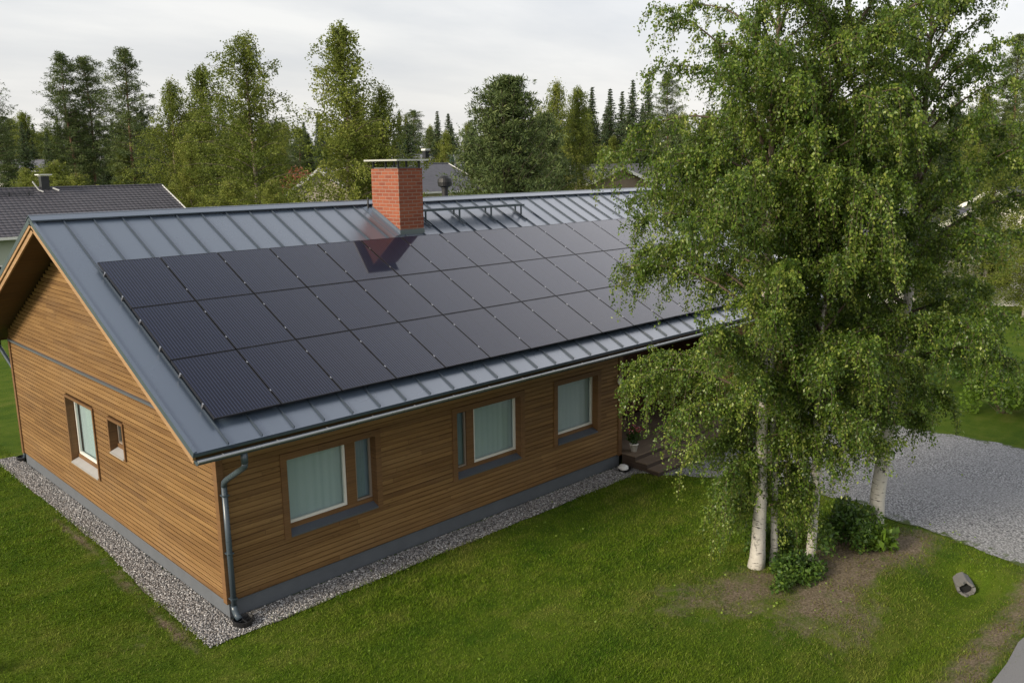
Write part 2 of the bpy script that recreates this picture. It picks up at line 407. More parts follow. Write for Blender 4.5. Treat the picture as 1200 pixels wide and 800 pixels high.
def stone_mat():
    m, nt, b = new_mat('pebble_stone'); at = N(nt, 'ShaderNodeAttribute', attribute_name='tint')
    c = ramp(nt, at.outputs['Fac'], [(0, (.07, .07, .075)), (.3, (.19, .188, .19)), (.6, (.31, .285, .27)), (.8, (.34, .335, .335)), (1, (.60, .59, .58))])
    L(nt, c, b.inputs['Base Color']); b.inputs['Roughness'].default_value = .8
    return m
M['stone'] = stone_mat()
def asphalt():
    m, nt, b = new_mat('asphalt'); o = objco(nt)
    f = noise(nt, o, 120, 3); g = noise(nt, o, .8, 5)
    c = mixc(nt, f, (.09, .09, .094), (.25, .25, .255)); c = mixc(nt, math_(nt, 'MULTIPLY', g, .4), c, (.16, .155, .15))
    L(nt, c, b.inputs['Base Color']); b.inputs['Roughness'].default_value = .85; bump(nt, b, f, .5, .006)
    return m
M['asphalt'] = asphalt()

# ------------------------------------------------------------------ camera
CAM = V((-5.7699, -12.7133, 7.3567)); YAW, PITCH, ROLL, FPX = .7733, .2024, -.0129, 1011.59
cam = bpy.data.cameras.new('camera'); co = bpy.data.objects.new('camera', cam); COL.objects.link(co); C.camera = co
cam.sensor_width = 36; cam.lens = 36 * FPX / 1200; cam.clip_start = .1; cam.clip_end = 6000
Fv = V((math.sin(YAW) * math.cos(PITCH), math.cos(YAW) * math.cos(PITCH), -math.sin(PITCH)))
Rv = V((math.cos(YAW), -math.sin(YAW), 0)); Uv = Rv.cross(Fv)
R2 = Rv * math.cos(ROLL) + Uv * math.sin(ROLL); U2 = Uv * math.cos(ROLL) - Rv * math.sin(ROLL)
from mathutils import Matrix
mm = Matrix((R2, U2, -Fv)).transposed().to_4x4(); mm.translation = CAM; co.matrix_world = mm
FH = V((math.sin(YAW), math.cos(YAW), 0))
def spot(px, D):
    """ground point D metres out (along the view's heading) in the bearing of photo column px"""
    lat = (px - 600) / FPX * D * math.cos(PITCH)
    p = V((CAM.x, CAM.y, 0)) + FH * D + Rv * lat
    return p
def height(px, py, D):
    a = math.atan((400 - py + (px - 600) * .0129) / FPX) - PITCH
    return CAM.z + D * math.tan(a)

# ------------------------------------------------------------------ world and sun
SUN_AZ, SUN_EL = R(-80), R(24)          # azimuth measured from +Y towards +X
SD = V((math.sin(SUN_AZ) * math.cos(SUN_EL), math.cos(SUN_AZ) * math.cos(SUN_EL), math.sin(SUN_EL)))
w = bpy.data.worlds.new('World'); C.world = w; w.use_nodes = True
nt = w.node_tree; bg = nt.nodes['Background']
sky = N(nt, 'ShaderNodeTexSky', sky_type='NISHITA'); sky.sun_disc = False
sky.sun_elevation = SUN_EL; sky.sun_rotation = SUN_AZ; sky.dust_density = 3; sky.air_density = 1.2
gen = N(nt, 'ShaderNodeTexCoord').outputs['Generated']
sp = N(nt, 'ShaderNodeSeparateXYZ'); L(nt, gen, sp.inputs[0])
zz = math_(nt, 'ADD', math_(nt, 'MAXIMUM', sp.outputs[2], 0), .12)
cb = N(nt, 'ShaderNodeCombineXYZ'); L(nt, math_(nt, 'DIVIDE', sp.outputs[0], zz), cb.inputs[0]); L(nt, math_(nt, 'DIVIDE', sp.outputs[1], zz), cb.inputs[1])
cl = noise(nt, mapping(nt, cb.outputs[0], (.55, .95, 1), rot=(0, 0, R(-40))), .85, 7, .55)
cloud = ramp(nt, cl, [(.30, (7.2, 7.5, 8.0)), (.47, (8.4, 8.55, 8.75)), (.66, (10.2, 10.15, 10.0))])
hz = ramp(nt, sp.outputs[2], [(0, (1, 1, 1)), (.16, (0, 0, 0))])
cloud = mixc(nt, math_(nt, 'MULTIPLY', hz, .55), cloud, (10.2, 9.7, 8.9))
cloud = mixc(nt, 1.0, cloud, ramp(nt, sp.outputs[2], [(.32, (1, 1, 1)), (.50, (1.12, 1.12, 1.14)), (.66, (1.05, 1.06, 1.10)), (.76, (.86, .90, .97)), (.88, (.52, .57, .68)), (1, (.38, .43, .54))]), 'MULTIPLY')
dt = N(nt, 'ShaderNodeVectorMath', operation='DOT_PRODUCT'); L(nt, gen, dt.inputs[0]); dt.inputs[1].default_value = SD
lobe = math_(nt, 'POWER', math_(nt, 'MAXIMUM', dt.outputs['Value'], 0), 3.0)
glow = N(nt, 'ShaderNodeVectorMath', operation='SCALE'); glow.inputs[0].default_value = (6.0, 5.2, 4.1); L(nt, lobe, glow.inputs['Scale'])
cloud = mixc(nt, .12, cloud, sky.outputs[0])
dt2 = N(nt, 'ShaderNodeVectorMath', operation='DOT_PRODUCT'); L(nt, gen, dt2.inputs[0]); dt2.inputs[1].default_value = V((.80, .25, .55)).normalized()
thin = math_(nt, 'MULTIPLY', math_(nt, 'POWER', math_(nt, 'MAXIMUM', dt2.outputs['Value'], 0), 15.0), math_(nt, 'ADD', math_(nt, 'MULTIPLY', cl, 1.1), .45))
gl2 = N(nt, 'ShaderNodeVectorMath', operation='SCALE'); gl2.inputs[0].default_value = (8.2, 7.8, 8.0); L(nt, thin, gl2.inputs['Scale'])
cloud = mixc(nt, 1.0, cloud, gl2.outputs[0], 'ADD')
tot = mixc(nt, 1.0, cloud, glow.outputs[0], 'ADD')
L(nt, tot, bg.inputs['Color']); bg.inputs['Strength'].default_value = .1
sl = bpy.data.lights.new('sun', 'SUN'); sl.energy = 4.4; sl.angle = R(14); sl.color = (1, .89, .72)
so = bpy.data.objects.new('sun', sl); COL.objects.link(so); so.rotation_euler = SD.to_track_quat('Z', 'Y').to_euler(); so.location = (-30, 5, 20)
C.view_settings.view_transform = 'Standard'; C.view_settings.look = 'None'; C.view_settings.exposure = 0; C.view_settings.gamma = 1
C.view_settings.use_curve_mapping = False
C.render.engine = 'CYCLES'
cy = C.cycles; cy.use_denoising = True; cy.max_bounces = 7; cy.transparent_max_bounces = 8; cy.diffuse_bounces = 3; cy.glossy_bounces = 3; cy.sample_clamp_indirect = 6
cy.use_adaptive_sampling = True

# ------------------------------------------------------------------ ground, drive, road
def axis(lo, hi, step, far):
    a = list(np.arange(lo, hi, step)); s = step; p = hi
    while p < far: a.append(p); s *= 1.25; p += s
    s = step; p = lo
    out = []
    while p > -far: s *= 1.25; p -= s; out.append(p)
    return np.array(out[::-1] + a)
gx, gy = axis(-8, 22, .16, 3000), axis(-12, 14, .16, 3000)
X, Y = np.meshgrid(gx, gy); Z = terrain(X, Y)
nx, ny = len(gx), len(gy)
idx = np.arange(nx * ny).reshape(ny, nx)
F = np.stack([idx[:-1, :-1], idx[:-1, 1:], idx[1:, 1:], idx[1:, :-1]], -1).reshape(-1, 4)
ground = np_mesh('lawn', np.stack([X, Y, Z], -1).reshape(-1, 3), F, M['lawn'], smooth=True)
a = ground.data.attributes.new('soil', 'FLOAT', 'POINT'); a.data.foreach_set('value', soil(X, Y).ravel().astype(np.float32))
tag(ground, 'mown green lawn around the timber house', None, kind='structure')

DRIVE = [(11.4, -9.6), (11.15, -9.0), (11.25, -8.3), (11.5, -7.2), (11.6, -6.3), (12.0, -5.2), (11.7, -3.6), (11.2, -2.3), (10.75, -1.45), (10.45, -1.12),
         (13.0, -1.0), (17.9, -.9), (18.3, -2), (18.35, -3.8), (18.55, -5.7), (18.4, -6.8), (18.4, -8), (18.6, -9), (19.2, -9.6)]
def inside(px, py, poly):
    c = np.zeros(np.shape(px), bool); j = len(poly) - 1
    for i in range(len(poly)):
        xi, yi = poly[i]; xj, yj = poly[j]
        c ^= ((yi > py) != (yj > py)) & (px < (xj - xi) * (py - yi) / (yj - yi + 1e-12) + xi); j = i
    return c
def pdist(px, py, poly):
    dmin = np.full(np.shape(px), 1e9)
    for i in range(len(poly)):
        ax, ay = poly[i]; bx, by = poly[(i + 1) % len(poly)]
        t = np.clip(((px - ax) * (bx - ax) + (py - ay) * (by - ay)) / ((bx - ax) ** 2 + (by - ay) ** 2), 0, 1)
        dmin = np.minimum(dmin, np.hypot(px - ax - t * (bx - ax), py - ay - t * (by - ay)))
    return dmin
def sheet(name, poly, mat, lift, label, step=.15, amp=.08, edge=False):
    """a thin sheet with an irregular edge, cut from a fine grid and laid just above the lawn"""
    xs = np.arange(min(p[0] for p in poly) - .3, max(p[0] for p in poly) + .3, step); ys = np.arange(min(p[1] for p in poly) - .3, max(p[1] for p in poly) + .3, step)
    X, Y = np.meshgrid(xs, ys)
    sd = pdist(X, Y, poly) * np.where(inside(X, Y, poly), 1, -1)
    sd = sd + amp * (np.sin(X * 3.1 + Y * 1.7) * .5 + np.sin(X * 7.3 - Y * 5.9) * .3 + np.sin(Y * 11.3 + X * 2.1) * .2)
    keep = sd > 0
    # pull outside grid points back to the edge so that it is not stepped
    gyy, gxx = np.gradient(sd, step); gl = np.hypot(gxx, gyy) + 1e-6
    X2 = np.where(~keep & (sd > -1.6 * step), X - gxx / gl * sd / gl, X); Y2 = np.where(~keep & (sd > -1.6 * step), Y - gyy / gl * sd / gl, Y)
    nx, ny = len(xs), len(ys); idx = np.arange(nx * ny).reshape(ny, nx)
    ck = (keep[:-1, :-1] | keep[:-1, 1:] | keep[1:, 1:] | keep[1:, :-1])
    F = np.stack([idx[:-1, :-1], idx[:-1, 1:], idx[1:, 1:], idx[1:, :-1]], -1)[ck]
    used = np.unique(F); re = np.full(nx * ny, -1); re[used] = np.arange(len(used))
    P = np.stack([X2, Y2, terrain(X2, Y2) + lift], -1).reshape(-1, 3)[used]
    o = np_mesh(name, P, re[F], mat, smooth=True)
    if edge:
        e = np.clip(1 - sd.ravel()[used] / .8, 0, 1)
        at = o.data.attributes.new('edge', 'FLOAT', 'POINT'); at.data.foreach_set('value', e.astype(np.float32))
    tag(o, label, None, kind='structure'); return o
sheet('driveway', DRIVE, M['drive'], .014, 'grey gravel driveway behind the birches', amp=.12, edge=True)
STRIP = [(-.62, -.60), (10.15, -.66), (10.4, -.9), (10.4, -.02), (.02, -.02), (.02, 11.1), (-.05, 11.9), (-.50, 11.9), (-.46, 7.7), (-.46, 4.5), (-.60, 1.7)]
sheet('gravel_strip', STRIP, M['gravel'], .018, 'strip of grey pebbles along the plinth of the timber house', step=.06, amp=.045)
ROAD = [(-60, -9.52), (60, -9.52), (60, -15.5), (-60, -15.5)]
b = MB(); xs = np.linspace(-60, 60, 161); rr = random.Random(3)
for i in range(160):
    e0, e1 = -9.5 + .04 * math.sin(xs[i] * 3.3) + .03 * math.sin(xs[i] * 8), -9.5 + .04 * math.sin(xs[i + 1] * 3.3) + .03 * math.sin(xs[i + 1] * 8)
    b.add([(xs[i], -15.5, .03), (xs[i + 1], -15.5, .03), (xs[i + 1], e1, .03), (xs[i], e0, .03)], [(0, 1, 2, 3)])
tag(b.build('road', M['asphalt']), 'grey asphalt road along the lawn', None, kind='structure')

# pebbles lying loose on the strip (uncountable)
rg = np.random.default_rng(5)
ico_v = []
ph = (1 + 5 ** .5) / 2
for q in [(-1, ph, 0), (1, ph, 0), (-1, -ph, 0), (1, -ph, 0), (0, -1, ph), (0, 1, ph), (0, -1, -ph), (0, 1, -ph), (ph, 0, -1), (ph, 0, 1), (-ph, 0, -1), (-ph, 0, 1)]:
    ico_v.append(np.array(q) / math.hypot(1, ph))
ico_v = np.array(ico_v)
ico_f = np.array([(0, 11, 5), (0, 5, 1), (0, 1, 7), (0, 7, 10), (0, 10, 11), (1, 5, 9), (5, 11, 4), (11, 10, 2), (10, 7, 6), (7, 1, 8), (3, 9, 4), (3, 4, 2), (3, 2, 6), (3, 6, 8), (3, 8, 9), (4, 9, 5), (2, 4, 11), (6, 2, 10), (8, 6, 7), (9, 8, 1)])
def stones(name, poly, n, smin, smax, label, extra=0.0, lift=.018):
    x0, x1 = min(p[0] for p in poly), max(p[0] for p in poly); y0, y1 = min(p[1] for p in poly), max(p[1] for p in poly)
    px = rg.uniform(x0 - .1, x1, n * 12); py = rg.uniform(y0 - .1, y1, n * 12)
    k = inside(px, py, poly); far = rg.random(len(px)) < .03
    k = k | (far & (pdist(px, py, poly) < extra) & (px < 10.3))
    px, py = px[k][:n], py[k][:n]; m = len(px)
    s = smin + (smax - smin) * rg.random(m) ** 2
    ax = rg.uniform(.6, 1.3, (m, 3)); ax[:, 2] *= .7
    vv = ico_v[None] * (1 + rg.uniform(-.18, .18, (m, 12, 1))) * ax[:, None, :] * s[:, None, None]
    t = rg.uniform(0, 6.28, m); c, sn = np.cos(t)[:, None], np.sin(t)[:, None]
    vv = np.stack([vv[..., 0] * c - vv[..., 1] * sn, vv[..., 0] * sn + vv[..., 1] * c, vv[..., 2]], -1)
    vv += np.stack([px, py, terrain(px, py) + lift + s * .3], -1)[:, None, :]
    ff = ico_f[None] + (np.arange(m) * 12)[:, None, None]
    o = np_mesh(name, vv.reshape(-1, 3), ff.reshape(-1, 3), M['stone'], tint=np.repeat(rg.random(m), 20))
    tag(o, label, None, kind='stuff')
stones('pebbles', STRIP, 27000, .009, .021, 'loose grey pebbles covering the strip along the house', .05)

# grass blades (uncountable)
def grass():
    n = 1500000
    x = rg.uniform(-9, 13, n); y = rg.uniform(-9.6, 13.5, n)
    v = np.stack([x - CAM.x, y - CAM.y, np.full(n, -CAM.z)], -1)
    zf = v @ np.array(Fv); u = (v @ np.array(R2)) / zf * FPX + 600; q = 400 - (v @ np.array(U2)) / zf * FPX
    k = (zf > 2) & (u > -260) & (u < 1460) & (q < 960)
    d = np.linalg.norm(v, axis=1)
    k &= rg.random(n) < np.minimum(1, (12.5 / d) ** 2)
    k &= ~((x > .0) & (y > -.02)) & ~inside(x, y, [(p[0] + (.03 if p[0] < 0 else 0), p[1] + .02) for p in STRIP]) & ~inside(x, y, DRIVE) & ~((x > 10.3) & (x < 19) & (y > -1.2))
    s = soil(x, y); k &= rg.random(n) > np.clip(s * 1.0 + .35 * (np.sin(x * 5.1 + 3 * np.sin(y * 2.3)) * np.sin(y * 6.3 + x)) * (s > .15), 0, .93)
    x, y, s, d = x[k], y[k], s[k], d[k]; n = len(x)
    near = (pdist(x, y, STRIP) < .1)
    h = rg.uniform(.022, .055, n) * (1 + .9 * near * rg.random(n)) * (1 + .35 * np.sin(x * .9 + 2) * np.sin(y * 1.3))
    wd = rg.uniform(.004, .008, n) * np.maximum(1, d / 13)
    t = rg.uniform(0, 6.28, n); lean = rg.uniform(.2, 1.1, n) * h; lt = rg.uniform(0, 6.28, n)
    z = terrain(x, y) - .004
    A = np.stack([x - np.cos(t) * wd, y - np.sin(t) * wd, z], -1); B = np.stack([x + np.cos(t) * wd, y + np.sin(t) * wd, z], -1)
    T = np.stack([x + np.cos(lt) * lean, y + np.sin(lt) * lean, z + h], -1)
    P = np.stack([A, B, T], 1).reshape(-1, 3); Fc = np.arange(3 * n).reshape(n, 3)
    o = np_mesh('grass', P, Fc, M['blade'], tint=rg.random(n))
    at = o.data.attributes.new('dry', 'FLOAT', 'FACE'); at.data.foreach_set('value', np.clip(s * 1.5 * rg.random(n), 0, .85).astype(np.float32))
    tag(o, 'short green grass of the mown lawn', None, kind='stuff')
grass()

# ------------------------------------------------------------------ the timber house
W = 11.1282; YR = W / 2; ZR = 6.451; TH = math.atan2(6.451 - 3.2991, YR + .9011); SL = math.hypot(6.451 - 3.2991, YR + .9011)
HX0, HX1 = -.7218, 19.9; WX1 = 19.2; ZP = .3168; RECX0, RECX1, RECY = 10.33, 14.3, 1.9
ct, st = math.cos(TH), math.sin(TH)
def rp(side, x, s, n):            # a point on the roof: s down the slope from the ridge, n above the sheet
    y = -s * ct - n * st
    return (x, YR + y if side < 0 else YR - y, ZR - s * st + n * ct)
def sbox(mb, side, x0, x1, s0, s1, n0, n1):
    mb.box(x0, x1, s0, s1, n0, n1, fn=lambda x, s, n: rp(side, x, s, n))
house = thing('timber_house', 'long brown timber house with a dark metal roof full of solar panels', 'house')

def under(y): return ZR - abs(y - YR) * math.tan(TH) - .2 / ct      # underside of the roof slab

BH = .095
def board_wall(fn, u0, u1, z0, z1, holes, top=None, g=.016, dpt=.020):
    """horizontal boards with shadow grooves; fn(u, depth, z); holes = (u0, u1, z0, z1)"""
    mb = MB(); k = 0
    while True:
        a = z0 + k * BH; b_ = min(a + BH, z1); k += 1
        if a >= z1 - .01: break
        lo, hi = u0, u1
        if top:
            lo, hi = top(b_)
            if hi - lo < .05: break
        cuts = [lo, hi]; segs = [(lo, hi)]
        for h in holes:
            if h[2] < b_ - .02 and h[3] > a + .02:
                ns = []
                for s0, s1 in segs:
                    if h[0] > s0: ns.append((s0, min(s1, h[0])))
                    if h[1] < s1: ns.append((max(s0, h[1]), s1))
                segs = [q for q in ns if q[1] - q[0] > .01]
        for s0, s1 in segs:
            mb.add([fn(s0, 0, a + g), fn(s1, 0, a + g), fn(s1, 0, b_), fn(s0, 0, b_)], [(0, 1, 2, 3)])
            mb.add([fn(s0, dpt, a), fn(s1, dpt, a), fn(s1, dpt, a + g), fn(s0, dpt, a + g)], [(0, 1, 2, 3)])
            mb.add([fn(s0, 0, a + g), fn(s1, 0, a + g), fn(s1, dpt, a + g), fn(s0, dpt, a + g)], [(0, 1, 2, 3)])
            mb.add([fn(s0, 0, a), fn(s1, 0, a), fn(s1, dpt, a), fn(s0, dpt, a)], [(0, 1, 2, 3)])
    return mb
ffn = lambda u, d, z: (u, d, z)              # long front wall, depth goes inwards
gfn = lambda u, d, z: (d, u, z)              # gable wall
FW = [dict(x=(1.11, 3.18), bars=[('main', 1.23, 2.50), ('side', 2.70, 3.06)]), dict(x=(4.93, 6.98), bars=[('side', 5.05, 5.42), ('main', 5.62, 6.86)]), dict(x=(7.92, 9.55), bars=[('main', 8.04, 9.43)])]
ZW0, ZW1 = 1.10, 2.60
holes = [(f['x'][0] + .06, f['x'][1] - .06, ZW0 - .005, ZW1 - .06) for f in FW]
board_wall(ffn, .0, RECX0, ZP, 3.56, holes).build('front_wall', M['cladding'], house)
board_wall(ffn, RECX1, WX1, ZP, 3.56, [(15.4, 17.0, 1.16, 2.54)]).build('front_wall', M['cladding'], house)
board_wall(lambda u, d, z: (u, RECY + d, z), RECX0, RECX1, .36, 4.4, [(12.0, 13.0, .3, 2.45)]).build('porch_wall', M['dark_wood'], house)
board_wall(lambda u, d, z: (RECX0 - d, u, z), .0, RECY, .36, 3.6, []).build('porch_wall', M['dark_wood'], house)
board_wall(lambda u, d, z: (RECX1 + d, u, z), .0, RECY, .36, 3.6, []).build('porch_wall', M['dark_wood'], house)
GW = [(5.50, 7.22, 1.03, 2.57), (3.90, 4.71, 1.84, 2.57)]
def gtop(z):
    hw = (ZR - .2 / ct - z) / math.tan(TH)
    return max(0, YR - hw), min(W, YR + hw)
board_wall(gfn, 0, W, ZP, 7, [(g[0] + .04, g[1] - .04, g[2] + .0, g[3] - .04) for g in GW], gtop).build('gable_wall', M['cladding'], house)
board_wall(lambda u, d, z: (WX1 - d, u, z), 0, W, ZP, 7, [], gtop).build('gable_wall', M['cladding'], house)
board_wall(lambda u, d, z: (u, W - d, z), 0, WX1, ZP, 3.56, []).build('rear_wall', M['cladding'], house)
b = MB(); b.box(.03, RECX0 - .01, .03, .06, -.1, ZP); b.box(.03, .06, .06, W - .03, -.1, ZP); b.box(.03, WX1 - .03, W - .06, W - .03, -.1, ZP); b.box(RECX1, WX1 - .03, .03, .06, -.1, ZP); b.box(WX1 - .06, WX1 - .03, .06, W - .06, -.1, ZP)
b.build('plinth', M['plinth'], house)
b = MB()                                     # corner boards
for (x0, x1, y0, y1) in ((-.028, .09, -.028, -.002), (-.028, -.002, -.002, .10), (RECX0 - .11, RECX0 + .025, -.028, -.002), (RECX0 + .002, RECX0 + .025, -.002, .11), (-.028, -.002, W - .10, W + .028), (-.002, .1, W + .002, W + .028)):
    b = MB(); b.box(x0, x1, y0, y1, ZP - .02, 3.32 if y0 > 5 or y0 < .01 else 3.3); b.build('corner_board', M['trim_wood'], house)
b = MB(); b.box(-.045, .004, .10, W - .02, 3.262, 3.275); b.box(-.045, -.035, .10, W - .02, 3.225, 3.262)
b.build('drip_flashing', M['sill'], house)

def window(fn, u0, u1, z0, z1, sashes, proud=.022, depth=.15, cas=.12, sillmat='sill', sillw=0.03, spread=.1):
    g = MB()                                  # casing boards and dark reveals
    g.box(u0, u0 + cas, -proud, .012, z0 - .03, z1, fn); g.box(u1 - cas, u1, -proud, .012, z0 - .03, z1, fn)
    g.box(u0 + cas, u1 - cas, -proud, .012, z1 - cas, z1, fn)
    zi0, zi1 = z0 + .06, z1 - cas
    ui0, ui1 = u0 + cas, u1 - cas
    g.box(ui0 - .03, ui0, .013, depth + .05, zi0 - .03, zi1 + .03, fn); g.box(ui1, ui1 + .03, .013, depth + .05, zi0 - .03, zi1 + .03, fn)
    g.box(ui0, ui1, .013, depth + .05, zi1, zi1 + .03, fn)
    wz0 = zi0 + .10
    g.box(ui0, ui1, depth - .02, depth + .05, zi0, wz0 - .002, fn)
    prev = ui0
    for n_, a0, a1 in sashes:                 # mullions between the sashes
        if a0 - prev > .02: g.box(prev, a0, depth - .025, depth + .05, wz0, zi1, fn)
        prev = a1
    if ui1 - prev > .02: g.box(prev, ui1, depth - .025, depth + .05, wz0, zi1, fn)
    w_ = g.build('window', M['trim_wood'], house, bevel=.003)
    for n_, a0, a1 in sashes:
        q = MB(); t = .05 if n_ == 'main' else .035
        q.box(a0, a0 + t, depth + .005, depth + .055, wz0, zi1, fn); q.box(a1 - t, a1, depth + .005, depth + .055, wz0, zi1, fn)
        q.box(a0 + t, a1 - t, depth + .005, depth + .055, wz0, wz0 + t, fn); q.box(a0 + t, a1 - t, depth + .005, depth + .055, zi1 - t, zi1, fn)
        q.build('sash', M['white_paint'] if n_ == 'main' else M['side_sash'], w_)
        q = MB(); q.add([fn(a0 + t - .004, depth + .03, wz0 + t - .004), fn(a1 - t + .004, depth + .03, wz0 + t - .004), fn(a1 - t + .004, depth + .03, zi1 - t + .004), fn(a0 + t - .004, depth + .03, zi1 - t + .004)], [(0, 1, 2, 3)])
        q.build('pane', M['pane'], w_)
        q = MB(); nseg = 48                   # hanging curtain with shallow folds
        for i in range(nseg):
            f0, f1 = i / nseg, (i + 1) / nseg
            d0, d1 = depth + .10 + .003 * math.sin(f0 * 60) + .004 * math.sin(f0 * 23), depth + .10 + .003 * math.sin(f1 * 60) + .004 * math.sin(f1 * 23)
            ua, ub = a0 - spread + (a1 - a0 + 2 * spread) * f0, a0 - spread + (a1 - a0 + 2 * spread) * f1
            q.add([fn(ua, d0, wz0 - .05), fn(ub, d1, wz0 - .05), fn(ub, d1, zi1 + .05), fn(ua, d0, zi1 + .05)], [(0, 1, 2, 3)])
        q.build('curtain', M['curtain'] if n_ == 'main' else M['dim_curtain'], w_, smooth=True)
    q = MB()                                  # sloping metal sill with a folded front lip
    p = [(ui0 + .002, -sillw, zi0 - .05), (ui1 - .002, -sillw, zi0 - .05), (ui1 - .002, depth - .022, zi0 + .02), (ui0 + .002, depth - .022, zi0 + .02)]
    q.hexa([fn(u, d, z - .012) for u, d, z in p] + [fn(u, d, z) for u, d, z in p])
    q.box(ui0 + .002, ui1 - .002, -sillw - .004, -sillw + .004, zi0 - .075, zi0 - .046, fn)
    q.build('sill', M[sillmat], w_)
    return w_
for f in FW: window(ffn, f['x'][0], f['x'][1], ZW0, ZW1, f['bars'])
window(ffn, 15.34, 17.06, ZW0, ZW1, [('main', 15.46, 16.94)])
window(gfn, GW[0][0], GW[0][1], GW[0][2], GW[0][3], [('main', GW[0][0] + .07, GW[0][1] - .07)], proud=.034, depth=.13, cas=.055, sillmat='sill_light', sillw=.05, spread=.7)
window(gfn, GW[1][0], GW[1][1], GW[1][2], GW[1][3], [('side', GW[1][0] + .07, GW[1][1] - .07)], proud=.034, depth=.13, cas=.055, sillmat='sill_light', sillw=.05, spread=.7)
d = MB(); d.box(12.0, 13.0, RECY + .02, RECY + .07, .36, 2.45)
door = d.build('door', M['dark_wood'], house)
d = MB(); d.tube([(12.12, RECY + .015, 1.35), (12.12, RECY - .05, 1.35), (12.24, RECY - .05, 1.35)], .012, 8); d.build('handle', M['clamp'], door)

# roof: sheet with standing seams, ridge cap, barge boards, gutters
b = MB()
SEAM0, SEAMP = -.185, .5555
nseam = int((HX1 - SEAM0 - .1) / SEAMP)
for side in (-1, 1):
    sbox(b, side, HX0, HX1, 0, SL, -.022, 0)
    sbox(b, side, HX0 - .022, HX0 - .001, 0, SL + .012, -.075, .024)      # folded rake edge
    sbox(b, side, HX0 - .001, HX0 + .035, 0, SL, .001, .026)
    sbox(b, side, HX1 + .001, HX1 + .022, 0, SL + .012, -.075, .024)
    sbox(b, side, HX0, HX1, SL + .001, SL + .014, -.07, .006)             # eave drip edge
roof = b.build('roof', M['roof'], house)
roof['label'] = 'dark blue grey standing seam metal roof'
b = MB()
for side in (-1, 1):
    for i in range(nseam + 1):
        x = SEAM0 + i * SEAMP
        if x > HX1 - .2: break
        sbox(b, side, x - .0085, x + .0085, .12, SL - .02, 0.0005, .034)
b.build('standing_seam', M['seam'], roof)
b = MB()
for side in (-1, 1):
    sbox(b, side, HX0 - .026, HX1 + .026, .012 if side > 0 else .012, .17, .052, .064); sbox(b, side, HX0 - .026, HX1 + .026, .17, .182, .038, .064)
b.tube([(HX0 - .027, YR, ZR + .057), (HX1 + .027, YR, ZR + .057)], .018, 8)
b.build('ridge_cap', M['roof'], roof)
b = MB()
for side in (-1, 1):
    sbox(b, side, HX0 + .06, HX1 - .06, 0, SL - .06, -.2, -.024)
b.build('soffit', M['soffit'], roof)
for x0, x1, x2, x3 in ((HX0 - .012, HX0 + .03, HX0 + .02, HX0 + .055), (HX1 - .03, HX1 + .012, HX1 - .055, HX1 - .02)):
    for side in (-1, 1):
        b = MB(); sbox(b, side, x0, x1, 0, SL, -.135, -.078); sbox(b, side, x2, x3, 0, SL - .02, -.235, -.142)
        b.build('barge_board', M['barge'], roof)
for side in (-1, 1):
    b = MB(); sbox(b, side, HX0 + .06, HX1 - .06, SL - .058, SL - .03, -.22, -.03); b.build('fascia', M['soffit'], roof)

def gutter(yc, sgn):
    g = MB(); zc, r = 3.20, .066
    prof = [(math.cos(math.pi + math.pi * k / 10) * r, math.sin(math.pi + math.pi * k / 10) * r) for k in range(11)]
    pin = [(p[0] * .94, p[1] * .94) for p in prof[::-1]]
    lp = prof + pin; n_ = len(lp)
    vs = [(HX0 - .02, yc + a_, zc + c_) for a_, c_ in lp] + [(HX1 + .02, yc + a_, zc + c_) for a_, c_ in lp]
    g.add(vs, [(i, (i + 1) % n_, n_ + (i + 1) % n_, n_ + i) for i in range(n_)])
    for xe in (HX0 - .022, HX1 + .019):
        vs = [(xe, yc + a_, zc + c_) for a_, c_ in prof] + [(xe + .003, yc + a_, zc + c_) for a_, c_ in prof]
        g.add(vs, [tuple(range(11)), tuple(range(21, 10, -1))] + [(i, (i + 1) % 11, 11 + (i + 1) % 11, 11 + i) for i in range(11)])
    go = g.build('gutter', M['gutter'], house)
    q = MB(); q.tube([(HX0 - .02, yc - sgn * (-r) * 1.0 if sgn > 0 else yc - r, zc + .004), (HX1 + .02, yc + r if sgn > 0 else yc - r, zc + .004)], .024, 10)
    x = HX0 + .4
    while x < HX1:
        q.box(x - .008, x + .008, yc - r + .02, yc + r - .02, zc + .004, zc + .010); x += .9
    q.build('gutter_rim', M['gutter_rim'], go)
gutter(-.985, -1); gutter(W + .985, 1)
def downpipe(sy, base, xtop):
    yy = lambda y: y if sy < 0 else W - y
    q = MB(); rr_ = .048
    q.tube([(xtop, yy(-.985), 3.15), (xtop, yy(-.985), 2.98)], rr_ * 1.1, 12)
    q.tube([(xtop, yy(-.985), 3.0), (xtop, yy(-.97), 2.93), (xtop + .01, yy(-.90), 2.88), (.05, yy(-.24), 2.52), (.055, yy(-.12), 2.44), (.055, yy(-.095), 2.36)], rr_, 12)
    q.tube([(.055, yy(-.095), 2.40), (.055, yy(-.095), .24)], rr_ * .97, 12)
    q.tube([(.055, yy(-.095), .28), (.055, yy(-.11), .2), (.06, yy(-.17), .13), (.065, yy(-.24), .085)], rr_ * 1.08, 12)
    p = q.build('downpipe', M['pipe'], house, smooth=True)
    for z in (2.2, 1.2, .4):
        q = MB(); q.box(0.0, .11, min(yy(-.15), yy(-.03)), max(yy(-.15), yy(-.03)), z, z + .02); q.build('pipe_bracket', M['pipe'], p)
downpipe(-1, 0, 0.0); downpipe(1, 0, 0.0)

